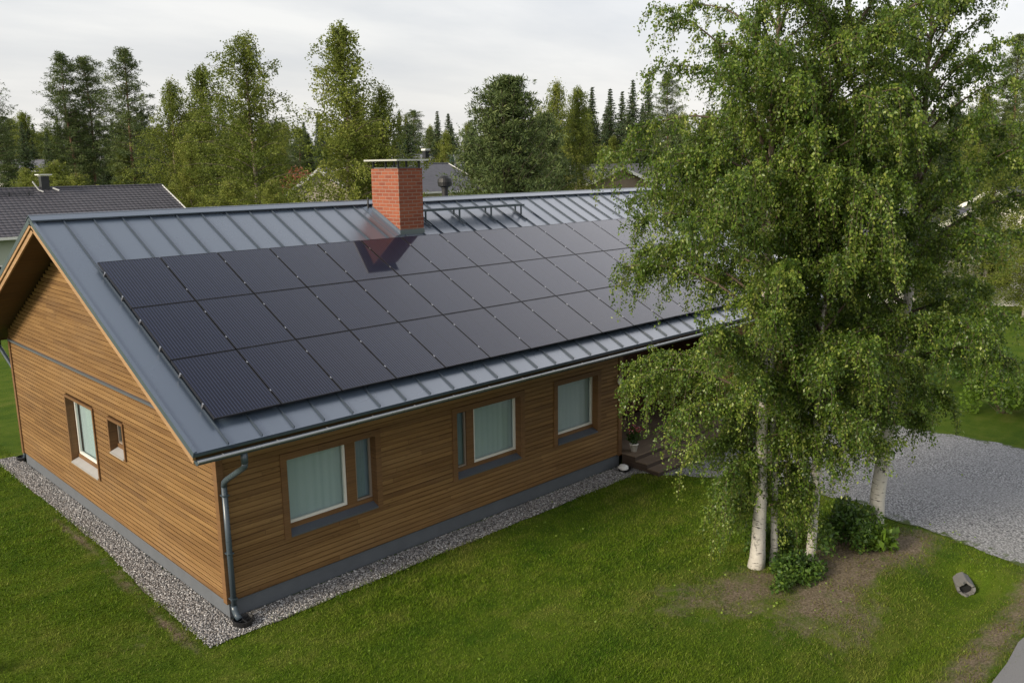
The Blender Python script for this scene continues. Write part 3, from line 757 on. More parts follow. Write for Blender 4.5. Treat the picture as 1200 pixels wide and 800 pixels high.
# chimney (a part of the house)
cx0, cx1, cy0, cy1, cz1 = 6.88, 7.60, 4.03, 5.12, 7.285
zs = lambda y: ZR - abs(y - YR) * math.tan(TH)
b = MB(); zb = [(cx0, cy0, zs(cy0) - .1), (cx1, cy0, zs(cy0) - .1), (cx1, cy1, zs(cy1) - .1), (cx0, cy1, zs(cy1) - .1)]
b.hexa(zb + [(p[0], p[1], cz1) for p in zb]); chim = b.build('chimney', M['brick'], house)
chim['label'] = 'red brick chimney with a flat sheet cap'
b = MB(); e = .012
b.hexa([(cx0 - e, cy0 - e, zs(cy0) - .06), (cx1 + e, cy0 - e, zs(cy0) - .06), (cx1 + e, cy0 - .001, zs(cy0) - .06), (cx0 - e, cy0 - .001, zs(cy0) - .06)] + [(cx0 - e, cy0 - e, zs(cy0) + .14), (cx1 + e, cy0 - e, zs(cy0) + .14), (cx1 + e, cy0 - .001, zs(cy0) + .145), (cx0 - e, cy0 - .001, zs(cy0) + .145)])
for xa, xb in ((cx0 - e, cx0 - .001), (cx1 + .001, cx1 + e)):
    b.hexa([(xa, cy0 - .001, zs(cy0) - .06), (xb, cy0 - .001, zs(cy0) - .06), (xb, cy1 + e, zs(cy1) - .06), (xa, cy1 + e, zs(cy1) - .06), (xa, cy0 - .001, zs(cy0) + .142), (xb, cy0 - .001, zs(cy0) + .142), (xb, cy1 + e, zs(cy1) + .15), (xa, cy1 + e, zs(cy1) + .15)])
b.box(cx0 - .001, cx1 + .001, cy1 + .001, cy1 + e, zs(cy1) - .06, zs(cy1) + .15)
dz = math.tan(TH)
b.hexa([(cx0 - .16, cy0 - .02, zs(cy0 - .02) + .005), (cx0 - e - .001, cy0 - .02, zs(cy0 - .02) + .005), (cx0 - e - .001, cy1 + .2, zs(cy1 + .2) + .005), (cx0 - .16, cy1 + .2, zs(cy1 + .2) + .005),
        (cx0 - .16, cy0 - .02, zs(cy0 - .02) + .014), (cx0 - e - .001, cy0 - .02, zs(cy0 - .02) + .05), (cx0 - e - .001, cy1 + .2, zs(cy1 + .2) + .05), (cx0 - .16, cy1 + .2, zs(cy1 + .2) + .014)])
b.build('chimney_flashing', M['roof'], chim)
b = MB(); b.box(cx0 + .04, cx1 - .04, cy0 + .04, cy1 - .04, cz1 + .001, cz1 + .03)
b.build('chimney_crown', M['concrete'], chim)
for x in (cx0 + .05, cx1 - .05):
    for y in (cy0 + .05, (cy0 + cy1) / 2, cy1 - .05):
        b = MB(); b.box(x - .025, x + .025, y - .012, y + .012, cz1 + .002, cz1 + .195); b.build('cap_leg', M['black_metal'], chim)
b = MB(); b.box(cx0 - .11, cx1 + .11, cy0 - .11, cy1 + .11, cz1 + .196, cz1 + .216); b.box(cx0 - .12, cx1 + .12, cy0 - .12, cy0 - .11, cz1 + .18, cz1 + .218); b.box(cx0 - .12, cx0 - .11, cy0 - .11, cy1 + .12, cz1 + .18, cz1 + .218)
b.build('chimney_cap', M['cap'], chim)
b = MB(); b.tube([(cx0 - .05, cy1 + .12, zs(cy1 + .12)), (cx0 - .05, cy1 + .12, zs(cy1 + .12) + .3)], .022, 8); b.build('ladder_hook', M['black_metal'], chim)

# roof walkway: a grating carried level beside the ridge
b = MB()
wy0, wy1, wz = 4.46, 4.74, 6.262
for k in range(3): b.box(7.78, 11.55, wy0 + k * .13, wy0 + k * .13 + .03, wz - .05, wz)
x = 7.85
while x < 11.5: b.box(x, x + .02, wy0 + .031, wy1 - .002, wz - .03, wz - .005); x += .06
walk = b.build('roof_walkway', M['pipe'], roof)
for x in (8.02, 9.15, 10.28, 11.42):
    b = MB(); b.box(x, x + .035, wy0 + .01, wy0 + .045, zs(wy0) + .035, wz - .036); b.box(x, x + .035, wy1 - .04, wy1 - .005, zs(wy1) + .03, wz - .036)
    sbox(b, -1, x - .01, x + .045, (YR - wy1) / ct - .05, (YR - wy0) / ct + .18, .036, .056)
    b.build('walkway_bracket', M['pipe'], roof)
# vent stack on the rear slope
b = MB(); b.lathe([(.095, -.3), (.095, 1.02), (.11, 1.03), (.11, 1.06)], (10.97, 7.2, zs(7.2)), 16)
b.lathe([(.13, 1.061), (.20, 1.10), (.215, 1.21), (.20, 1.31), (.13, 1.39), (.02, 1.42)], (10.97, 7.2, zs(7.2)), 20)
b.build('roof_vent', M['black'], roof, smooth=False)
# wall lamp on the corner by the porch
b = MB(); b.lathe([(.02, .05), (.05, .02), (.06, -.04), (.052, -.09), (.02, -.12)], (10.16, -.095, 2.24), 14); b.tube([(10.16, -.03, 2.32), (10.16, -.095, 2.33), (10.16, -.095, 2.28)], .012, 8)
b.build('wall_lamp', M['white_paint'], house, smooth=True)
# rails under the panels
PW, PH, PX0, S0 = 1.15, 1.5867, -.2063, 1.9368
NC = 14
for r in range(3):
    for q in (.24, .76):
        b = MB(); s = S0 + (r + q) * PH; sbox(b, -1, PX0 - .012, PX0 + NC * PW + .012, s - .02, s + .02, .036, .082)
        b.build('mounting_rail', M['rail'], roof)

# ------------------------------------------------------------------ solar panels, each a thing
def make_panel():
    t = thing('solar_panel', 'x', 'solar panel', group='solar panels on the metal roof')
    pw, ph = PW - .022, PH - .020
    f = MB()
    f.box(-pw / 2, -pw / 2 + .012, -ph / 2, ph / 2, -.035, 0); f.box(pw / 2 - .012, pw / 2, -ph / 2, ph / 2, -.035, 0)
    f.box(-pw / 2 + .012, pw / 2 - .012, -ph / 2, -ph / 2 + .012, -.035, 0); f.box(-pw / 2 + .012, pw / 2 - .012, ph / 2 - .012, ph / 2, -.035, 0)
    f.build('frame', M['frame'], t)
    g = MB(); g.box(-pw / 2 + .012, pw / 2 - .012, -ph / 2 + .012, ph / 2 - .012, -.012, -.003); g.build('cell_sheet', M['cells'], t)
    for q in (-.26, .26):
        c = MB(); c.box(-pw / 2 - .014, -pw / 2 + .002, q * ph - .02, q * ph + .02, -.036, .004); c.build('clamp', M['clamp'], t)
    return t
first = None
ROWN = ['top', 'middle', 'bottom']
jr = random.Random(11)
for r in range(3):
    for c in range(NC):
        p = rp(-1, PX0 + (c + .5) * PW, S0 + (r + .5) * PH, .12)
        if first is None: first = make_panel(); o = first
        else: o = dup(first, p)
        o.location = p; o.rotation_euler = (TH + R(jr.uniform(-.12, .12)), R(jr.uniform(-.12, .12)), 0)
        o['label'] = '%s black solar panel from the near gable in the %s row' % (ORD[c], ROWN[r])

# ------------------------------------------------------------------ porch deck and small things
deck = thing('porch_deck', 'weathered wooden porch deck with two long steps in the recessed entrance', 'deck', (RECX0 + .03, 0, 0))
def planks(x0, x1, y0, y1, z, n):
    mb = MB(); w_ = (y1 - y0) / n
    for i in range(n): mb.box(x0, x1, y0 + i * w_ + .003, y0 + (i + 1) * w_ - .003, z - .03, z)
    return mb
planks(.0, 4.0, -.44, RECY - .02, .345, 17).build('deck_boards', M['deck'], deck)
planks(.0, 4.0, -.80, -.445, .235, 3).build('step', M['deck'], deck); planks(.0, 4.0, -1.16, -.805, .125, 3).build('step', M['deck'], deck)
b = MB(); b.box(.01, .05, -.43, -.03, -.05, .314); b.box(.01, .05, -.79, -.431, -.05, .204); b.box(.01, .05, -1.14, -.791, -.05, .094)
b.box(.05, 3.98, -.43, -.41, -.02, .314); b.box(.05, 3.98, -.79, -.77, -.02, .204); b.box(.05, 3.98, -1.14, -1.12, -.05, .094)
b.build('riser', M['riser'], deck)

def leaves(n, centre, spread, size, rng, up=.5):
    """n single leaves: four-point blades folded along the middle"""
    c = rng.normal(0, 1, (n, 3)); c /= np.linalg.norm(c, axis=1)[:, None]; c *= rng.random((n, 1)) ** .45
    c = c * np.array(spread) + np.array(centre)
    return leaf_quads(c, rng.normal(0, 1, (n, 3)) + np.array([0, 0, up]), size * rng.uniform(.6, 1.3, n), rng)
def leaf_quads(c, d, s, rng, wid=.62, fold=.25):
    n = len(c); d = d / (np.linalg.norm(d, axis=1)[:, None] + 1e-9)
    r = rng.normal(0, 1, (n, 3)); a = np.cross(d, r); a /= (np.linalg.norm(a, axis=1)[:, None] + 1e-9); nn = np.cross(a, d)
    s = np.asarray(s)[:, None]
    p0 = c; p2 = c + d * s
    m = c + d * s * .42 + nn * s * fold * .5
    p1 = m + a * s * wid * .5 - nn * s * fold * .3; p3 = m - a * s * wid * .5 - nn * s * fold * .3
    v = np.stack([p0, p1, p2, p3], 1).reshape(-1, 3)
    i = np.arange(n)[:, None] * 4
    f = np.concatenate([i + np.array([[0, 1, 2]]), i + np.array([[0, 2, 3]])], 1).reshape(-1, 3)
    return v, f
rl = np.random.default_rng(21)
pot = thing('flower_pot', 'white flower pot with pink red flowers standing on the porch deck', 'flower pot', (10.66, -.16, .345))
b = MB(); b.lathe([(.075, 0), (.105, .17), (.118, .17), (.118, .20), (.10, .20), (.095, .16)], n=20); b.build('pot', M['white_paint'], pot, smooth=True)
v, f = leaves(420, (0, 0, .38), (.17, .17, .22), .07, rl); np_mesh('leaves', v, f, M['shrub_leaf'], pot, tint=np.repeat(rl.random(420) * .4, 2))
v, f = leaves(90, (.02, -.02, .55), (.2, .18, .1), .05, rl); np_mesh('flowers', v, f, M['flower'], pot, tint=np.repeat(rl.random(90), 2))

b = MB(); b.lathe([(.15, .0), (.165, .05), (.175, .09), (.155, .095), (.14, .05), (.10, .03), (.02, .028)], (0, 0, 0), 18, .04)
dr = thing('rain_drain', 'black plastic rainwater drain under the front downpipe', 'drain', (.10, -.30, .02)); b.build('basin', M['black'], dr)
b = MB(); b.box(-.13, .13, -.008, .008, .052, .066); b.box(-.008, .008, -.13, .13, .067, .08); b.build('grate', M['black_metal'], dr)
b = MB(); b.lathe([(.15, .0), (.165, .05), (.175, .09), (.155, .095), (.14, .05), (.10, .03), (.02, .028)], (0, 0, 0), 18, .04)
dr = thing('rain_drain', 'black plastic rainwater drain at the far corner of the gable wall', 'drain', (.06, W + .30, .02)); b.build('basin', M['black'], dr)
# unidentified pale object in a dark tray by the steps
b = MB(); b.lathe([(.13, 0), (.17, .06), (.16, .065), (.12, .03), (.02, .03)], n=16); tr = b.build('garden_tray', M['black']); tr.location = (10.1, -.32, .02)
tag(tr, 'small black tray on the pebbles beside the porch steps', 'tray')
def rock(name, loc, r, mat, seed, label, cat, sq=(1, 1, .7)):
    q = random.Random(seed); mb = MB(); prof = []
    o = len(mb.v); nth, nph = 9, 14
    for i in range(nth + 1):
        for j in range(nph):
            t, p = math.pi * i / nth, 2 * math.pi * j / nph
            k = 1 + .14 * math.sin(2.3 * p + seed) * math.sin(t) + .1 * math.sin(5 * p + 3 * t + seed) + q.uniform(-.05, .05) * math.sin(t)
            mb.v.append((r * sq[0] * k * math.sin(t) * math.cos(p), r * sq[1] * k * math.sin(t) * math.sin(p), r * sq[2] * k * math.cos(t) + r * sq[2] * .8))
    for i in range(nth):
        for j in range(nph): mb.f.append((i * nph + j, i * nph + (j + 1) % nph, (i + 1) * nph + (j + 1) % nph, (i + 1) * nph + j))
    ob = mb.build(name, mat, None, smooth=True); ob.location = loc; return tag(ob, label, cat)
rock('white_object', (10.05, -.33, .05), .13, M['white_object'], 4, 'small bright white object beside the porch steps', 'stone', (1.1, .9, .6))

# culvert under the drive mouth
cul = thing('culvert_pipe', 'grey concrete culvert pipe end with a dark mouth in the grassy ditch', 'culvert', (10.02, -8.15, -.23), R(30))
b = MB(); n_ = 28; ro, ri, Lc = .14, .098, .38
for x in (0, Lc):
    for rr2 in (ro, ri):
        for k in range(n_):
            t = 2 * math.pi * k / n_; b.v.append((x + (.018 * math.sin(5 * t) + .012 * math.sin(9 * t + 1) if x == 0 else 0), rr2 * math.cos(t) * (1.1 + .05 * math.sin(7 * t)), rr2 * math.sin(t) * (1 + .08 * math.sin(4 * t + 2) + .05 * math.sin(9 * t))))
for k in range(n_):
    k2 = (k + 1) % n_; A, B, C_, D_ = 0, n_, 2 * n_, 3 * n_
    b.f += [(A + k, A + k2, B + k2, B + k), (A + k, C_ + k, C_ + k2, A + k2), (B + k, B + k2, D_ + k2, D_ + k), (C_ + k, D_ + k, D_ + k2, C_ + k2)]
b.build('pipe', M['concrete'], cul, smooth=False)
b = MB(); b.v += [(.07, ri * .99 * math.cos(2 * math.pi * k / n_), ri * .99 * math.sin(2 * math.pi * k / n_)) for k in range(n_)]; b.f.append(tuple(range(n_))); b.build('mouth', M['black'], cul)  # black disc closing the pipe, painted in for the shade inside


# ------------------------------------------------------------------ detailed birches in front
def lerp_path(pts, h):
    for (a0, b0) in zip(pts[:-1], pts[1:]):
        if a0[2] <= h <= b0[2]:
            t = (h - a0[2]) / (b0[2] - a0[2] + 1e-9); return V(a0).lerp(V(b0), t)
    return V(pts[-1])
def smooth_path(pts, n=40):
    zs_ = np.linspace(pts[0][2], pts[-1][2], n); P = np.array(pts)
    out = np.stack([np.interp(zs_, P[:, 2], P[:, 0]), np.interp(zs_, P[:, 2], P[:, 1]), zs_], -1)
    for _ in range(6): out[1:-1] = (out[:-2] + out[1:-1] * 2 + out[2:]) / 4
    return out
def birch(name, label, base, stems, prof, seed, nbranch, group, leafsize=.054, hang=1.0, z0=1.7, dens=1.0, tintoff=0.0):
    """stems: list of (points relative to base, base radius). prof(h, az): reach of a branch starting at height h"""
    rng = np.random.default_rng(seed); rr_ = random.Random(seed)
    t = thing(name, label, 'tree', base, group=group)
    tb = MB(); bb = MB()
    S0_, S1_, SL_, SG_ = [], [], [], []
    paths = []
    for pts, r0 in stems:
        p = smooth_path(pts); paths.append((p, r0))
        h = (p[:, 2] - p[0, 2]) / (p[-1, 2] - p[0, 2])
        rad = r0 * (1 - h) ** 1.15 + .008
        if p[0, 2] < .3:
            rad[:2] *= (1.35, 1.12)
        tb.tube([tuple(q + np.array([.012 * math.sin(9 * q[2]), .012 * math.cos(7 * q[2]), 0])) for q in p], list(rad), 12)
    for k in range(nbranch):
        p, r0 = paths[0] if (len(paths) == 1 or rr_.random() < .72) else paths[1 + rr_.randrange(len(paths) - 1)]
        top = p[-1, 2]
        lo = max(z0, p[0, 2] + .1)
        h = lo + (top - .15 - lo) * ((k + rr_.random()) / nbranch) ** .9 if p is paths[0][0] else rr_.uniform(lo, top - .1)
        st_ = np.array([np.interp(h, p[:, 2], p[:, i]) for i in range(3)])
        az = k * 2.39996 + rr_.uniform(-.5, .5)
        f = (h - p[0, 2]) / (top - p[0, 2])
        Lb = prof(h, az) * rr_.uniform(.62, 1.12)
        if Lb < .15: continue
        el = R(27 + 36 * f + rr_.uniform(-14, 14))
        pts_ = []; pos = st_.copy(); nst = 9
        for i in range(nst):
            pts_.append(pos.copy()); e = el - (R(50) + R(24) * rr_.random()) * (i / (nst - 1)) ** 1.4 * (1.15 - .5 * f)
            a2 = az + .18 * math.sin(i * .9 + k)
            pos = pos + Lb / (nst - 1) * 1.12 * np.array([math.cos(e) * math.sin(a2), math.cos(e) * math.cos(a2), math.sin(e)])
        pts_ = np.array(pts_)
        rb = min(.035, .012 + .008 * Lb)
        bb.tube([tuple(q) for q in pts_], list(np.linspace(rb, .004, nst)), 5, cap=False)
        ns = int((16 + 26 * Lb) * dens * np.interp(st_[2], [1, 5, 7, 8.5, 11], [1.1, .95, .70, .52, .42]))
        q = rng.random(ns) ** .75 * .9 + .1
        qi = q * (nst - 1); i0 = np.minimum(qi.astype(int), nst - 2); fr = (qi - i0)[:, None]
        P0 = pts_[i0] * (1 - fr) + pts_[i0 + 1] * fr
        D = pts_[i0 + 1] - pts_[i0]; D /= np.linalg.norm(D, axis=1)[:, None]
        D = D * .75 + rng.normal(0, .65, (ns, 3)) * np.array([1, 1, .55]); D /= np.linalg.norm(D, axis=1)[:, None]
        ll = rng.uniform(.20, .60, ns) * (1 + .25 * Lb * .5) * (.75 + .4 * (1 - f))
        g = rng.uniform(.1, 1.1, ns) ** 1.35 * hang * (1.35 - .7 * f)
        S0_.append(P0); S1_.append(D); SL_.append(ll); SG_.append(g)
    for p, r0 in paths:                       # leader tips
        ns = 26; zt = p[-1, 2]; hh = zt - rng.random(ns) * 1.4
        P0 = np.stack([np.interp(hh, p[:, 2], p[:, i]) for i in range(3)], -1); S0_.append(P0)
        D = rng.normal(0, 1, (ns, 3)); D[:, 2] = abs(D[:, 2]) * .6; D /= np.linalg.norm(D, axis=1)[:, None]; S1_.append(D)
        SL_.append(rng.uniform(.2, .55, ns)); SG_.append(rng.uniform(.3, .9, ns))
    S0_, S1_, SL_, SG_ = np.concatenate(S0_), np.concatenate(S1_), np.concatenate(SL_), np.concatenate(SG_)
    def at(i, s):
        s = s[:, None]
        return S0_[i] + S1_[i] * SL_[i][:, None] * (s - .38 * s * s) + np.array([0, 0, -1.0]) * (SL_[i] * SG_[i] * 1.25)[:, None] * s * s
    # twigs: thin three-sided strips
    ns = len(S0_); ii = np.arange(ns); K = 4
    pts4 = np.stack([at(ii, np.full(ns, q)) for q in np.linspace(0, 1, K)], 1)
    off = np.array([[1, 0, 0], [-.5, .87, 0], [-.5, -.87, 0]])
    rad = np.array([.0042, .0034, .0026, .0016])
    tv = (pts4[:, :, None, :] + off[None, None] * rad[None, :, None, None]).reshape(-1, 3)
    base_i = (np.arange(ns) * K * 3)[:, None, None, None]
    kk = np.arange(K - 1)[None, :, None, None] * 3; jj = np.arange(3)[None, None, :, None]; j2 = (jj + 1) % 3
    tf = np.concatenate([base_i + kk + jj, base_i + kk + j2, base_i + kk + 3 + j2, base_i + kk + 3 + jj], -1).reshape(-1, 4)
    tb.build('trunk', M['birch_bark'], t, smooth=True)
    bo = bb.build('branches', M['twig'], t, smooth=True)
    np_mesh('twigs', tv, tf, M['twig'], bo)
    nl = np.maximum(3, (SL_ * (1 + SG_ * .8) / .0122).astype(int)); i = np.repeat(ii, nl)
    s = rng.random(len(i)) ** .8 * .97 + .03
    c = at(i, s) + rng.normal(0, .040, (len(i), 3))
    d = rng.normal(0, .62, (len(i), 3)) + np.array([0, 0, -.85]) + S1_[i] * .25
    v, f = leaf_quads(c, d, leafsize * rng.uniform(.5, 1.3, len(i)), rng, .60)
    clump = rng.normal(0, .17, ns)
    tn = np.clip(.43 + tintoff + clump[i] + rng.normal(0, .21, len(i)), 0, 1)
    tn = np.where(rng.random(len(i)) < .006, 1.0, tn)
    np_mesh('crown', v, f, M['birch_leaf'], t, tint=np.repeat(tn, 2))
    return t, len(i)
# lateral unit of the picture is Rv; azimuth az: direction (sin az, cos az)
AZL = math.atan2(-Rv.x, -Rv.y)               # towards picture left, as a bearing
def prof1(h, az):
    side = math.cos(az - AZL)
    r = np.interp(h, [1.2, 2.2, 3.2, 5.0, 6.6, 7.6, 8.4, 9.2, 10.5, 12.4], [.7, 1.4, 2.1, 2.5, 2.7, 2.4, 2.0, 2.0, 1.6, .3])
    if side > .2: return r * (.95 + .12 * side)
    if h < 3.4: return r * 1.1
    return r * .85
def prof2(h, az):
    return np.interp(h, [1.0, 2.0, 3.5, 5.5, 7, 8.2], [.8, 1.5, 1.9, 1.6, 1.1, .3])
def prof3(h, az):
    side = -math.cos(az - AZL)
    r = np.interp(h, [2.0, 2.6, 3.4, 4.4, 5.5, 7, 8.5, 10, 12], [.5, 1.0, 1.8, 2.4, 2.6, 2.0, 1.45, 1.2, .25])
    return r * (1 + .12 * max(0, side)) if h > 3.5 or math.cos(az - AZL) > -.3 else r * .75
GB = 'birches in the front garden'
def rel(pts, b): return [(p[0] - b[0], p[1] - b[1], p[2] - b[2]) for p in pts]
B1 = (7.68, -5.29, 0.0)
tot = 0
_, n1 = birch('birch_tree', 'tall birch with white trunk standing nearest the solar roof, leftmost of the garden birches', B1,
      [(rel([(7.68, -5.29, -.1), (7.70, -5.31, 1.12), (7.66, -5.27, 3.0), (7.63, -5.25, 5.03), (7.64, -5.25, 6.77), (7.6, -5.21, 8.43), (7.65, -5.26, 9.9), (7.62, -5.25, 12.4)], B1), .125),
       (rel([(7.61, -5.22, 6.5), (7.85, -5.46, 7.19), (8.17, -5.77, 8.02), (8.39, -5.99, 8.7), (8.5, -6.1, 9.6)], B1), .045)], prof1, 3, 112, GB, z0=1.0, tintoff=.08)
B1b = (8.05, -5.43, 0.0)
_, n2 = birch('birch_tree', 'thin young birch between the two left white trunks', B1b, [(rel([(8.05, -5.43, -.1), (8.03, -5.41, 1.2), (7.89, -5.27, 4.2), (7.66, -5.05, 7.0), (7.5, -4.9, 9.6)], B1b), .06)],
      lambda h, az: np.interp(h, [1, 3, 6, 9.6], [.5, 1.1, 1.1, .3]), 5, 34, GB, z0=1.2, tintoff=.05)
B2 = (8.54, -5.88, 0.0)
_, n3 = birch('birch_tree', 'slender white birch in the middle of the group, just behind the low shrub', B2, [(rel([(8.54, -5.88, -.1), (8.58, -5.92, 1.03), (8.54, -5.88, 2.6), (8.52, -5.86, 4.23), (8.6, -5.94, 6.68), (8.75, -6.09, 7.6), (8.78, -6.12, 8.1)], B2), .085)], prof2, 8, 62, GB, z0=1.9, hang=.72, tintoff=.02)
B3 = (10.43, -6.29, 0.0)
_, n4 = birch('birch_tree', 'stout white birch nearest the gravel driveway, rightmost of the garden birches', B3, [(rel([(10.43, -6.29, -.1), (10.44, -6.3, 1.63), (10.54, -6.39, 2.66), (10.65, -6.5, 4.97), (10.66, -6.51, 7.15), (10.66, -6.51, 9.36), (10.61, -6.46, 12.0)], B3), .145)], prof3, 14, 88, GB, z0=2.3, hang=.72, tintoff=-.04, leafsize=.058)
print('leaves', n1, n2, n3, n4)

def shrub(name, label, cat, loc, spread, n, size, mat, seed, group=None):
    rng = np.random.default_rng(seed); t = thing(name, label, cat, loc, group=group)
    sb = MB(); q = random.Random(seed); cs = []
    for i in range(16):
        a_ = q.uniform(0, 6.28); r_ = q.random() ** .6
        e_ = (math.cos(a_) * spread[0] * r_, math.sin(a_) * spread[1] * r_, spread[2] * q.uniform(.7, 1.7) * (1.1 - .5 * r_))
        sb.tube([(e_[0] * .1, e_[1] * .1, -.02), (e_[0] * .5, e_[1] * .5, e_[2] * .6), e_], [.008, .006, .003], 5)
        cs.append(e_)
    sb.build('stems', M['twig'], t)
    vs, fs, tn, o = [], [], [], 0
    for e_ in cs:
        m = n // 16
        v, f = leaves(m, (e_[0], e_[1], max(e_[2] * .78, .08)), (.42 * spread[0], .42 * spread[1], .55 * spread[2]), size, rng, .3)
        v[:, 2] = np.maximum(v[:, 2], .005)
        vs.append(v); fs.append(f + o); o += len(v); tn.append(np.repeat(np.clip(q.uniform(.2, .6) + rng.normal(0, .18, m), 0, 1), 2))
    np_mesh('leaves', np.concatenate(vs), np.concatenate(fs), M[mat], t, tint=np.concatenate(tn)); return t
shrub('shrub', 'low leafy shrub at the foot of the two left birch trunks', 'shrub', (7.8, -6.0, 0), (.72, .36, .32), 2600, .075, 'shrub_leaf', 31)
shrub('shrub', 'broad dark green shrub between the middle birch and the stout right birch', 'shrub', (9.55, -6.05, 0), (.85, .5, .6), 3400, .085, 'shrub_leaf', 32)
shrub('shrub', 'loose green shrub behind the low shrub, between the left and the middle birch trunks', 'shrub', (8.35, -5.2, 0), (.55, .35, .45), 1800, .075, 'shrub_leaf', 37)
shrub('shrub', 'pale lime green leafy plant against the foot of the stout right birch', 'shrub', (10.0, -6.55, 0), (.33, .28, .3), 420, .15, 'lime_leaf', 33)
shrub('shrub', 'green bush on the lawn beyond the gravel driveway', 'shrub', (21.6, -5.3, 0), (1.0, .9, 1.0), 2400, .13, 'lime_leaf', 34)
shrub('shrub', 'dark round bush beyond the driveway beside the pale house', 'shrub', (24.5, -3.4, 0), (1.3, 1.2, 1.1), 2600, .13, 'shrub_leaf', 35)
shrub('leafy_plant', 'pale leafy plant at the lawn edge in the bottom left corner', 'plant', (-3.35, 1.2, 0), (.18, .2, .16), 170, .06, 'lime_leaf', 36)

# a few fallen birch leaves (uncountable)
rf = np.random.default_rng(61); nf = 520
fx = np.concatenate([rf.normal(8.6, 2.0, nf // 2), rf.uniform(-3, 12, nf - nf // 2)]); fy = np.concatenate([rf.normal(-5.8, 1.5, nf // 2), rf.uniform(-9, -.2, nf - nf // 2)])
fv, ff = leaf_quads(np.stack([fx, fy, terrain(fx, fy) + rf.uniform(.03, .055, nf)], -1), rf.normal(0, 1, (nf, 3)) * np.array([1, 1, .25]), rf.uniform(.025, .055, nf), rf, .8)
tag(np_mesh('fallen_leaves', fv, ff, M['lime_leaf'], tint=np.repeat(.45 + .55 * rf.random(nf), 2)), 'small yellow leaves fallen on the lawn', None, kind='stuff')

# ------------------------------------------------------------------ background trees (prototypes are moved to their first use)
def tree_mesh_birch(seed, H=16., Rm=2.6):
    rng = np.random.default_rng(seed); rr_ = random.Random(seed)
    tb = MB(); tb.tube([(.10 * math.sin(k * .7 + seed), .10 * math.cos(k * .9), H * k / 12 - .1) for k in range(13)], [.17 * (1 - k / 12.5) + .01 for k in range(13)], 8)
    bb = MB(); C_, D_, T_ = [], [], []
    nb = 110; lop = rr_.uniform(0, 6.28)
    for k in range(nb):
        f = .07 + .92 * (k + rr_.random()) / nb; h = H * f; az = k * 2.4 + rr_.uniform(-.6, .6)
        r = Rm * np.interp(f, [.07, .2, .38, .55, .72, .85, .94, 1], [.75, 1.05, 1.15, 1.0, .70, .45, .26, .08]) * rr_.uniform(.45, 1.2) * (1 + .18 * math.cos(az - lop + 4 * f))
        el = R(14 + 50 * f); nst = 6; pos = np.array([.10 * math.sin(f * 12 * .7 + seed), .10 * math.cos(f * 12 * .9), h]); pp = []
        for i in range(nst):
            pp.append(pos.copy()); e = el - R(62) * (i / 5) ** 1.3
            pos = pos + r * 1.15 / 5 * np.array([math.cos(e) * math.sin(az), math.cos(e) * math.cos(az), math.sin(e)])
        pp = np.array(pp); bb.tube([tuple(q) for q in pp], list(np.linspace(.03, .008, nst)), 4, cap=False)
        ns = int(7 + 26 * r / Rm); q = rng.random(ns) ** .7 * (nst - 1.01); i0 = q.astype(int); fr = (q - i0)[:, None]
        c0 = pp[i0] * (1 - fr) + pp[np.minimum(i0 + 1, nst - 1)] * fr + rng.normal(0, .20, (ns, 3))
        lng = rng.uniform(.25, .55, ns) + rng.random(ns) ** 2 * 1.1 * (1.05 - f); m = 15
        u = rng.random((ns, m)) ** .9
        c = c0[:, None] + np.array([0, 0, -1.0]) * (u * lng[:, None])[..., None] + rng.normal(0, .085, (ns, m, 3))
        t0 = np.clip(rr_.gauss(.45, .12) + rng.normal(0, .12, (ns, 1)) + rng.normal(0, .10, (ns, m)), 0, 1)
        C_.append(c.reshape(-1, 3)); D_.append(rng.normal(0, .6, (ns * m, 3)) + np.array([0, 0, -.8])); T_.append(t0.ravel())
    c, d, tn = np.concatenate(C_), np.concatenate(D_), np.concatenate(T_)
    v, f = leaf_quads(c, d, rng.uniform(.07, .155, len(c)), rng, .72)
    return tb, bb, v, f, np.repeat(tn, 2)
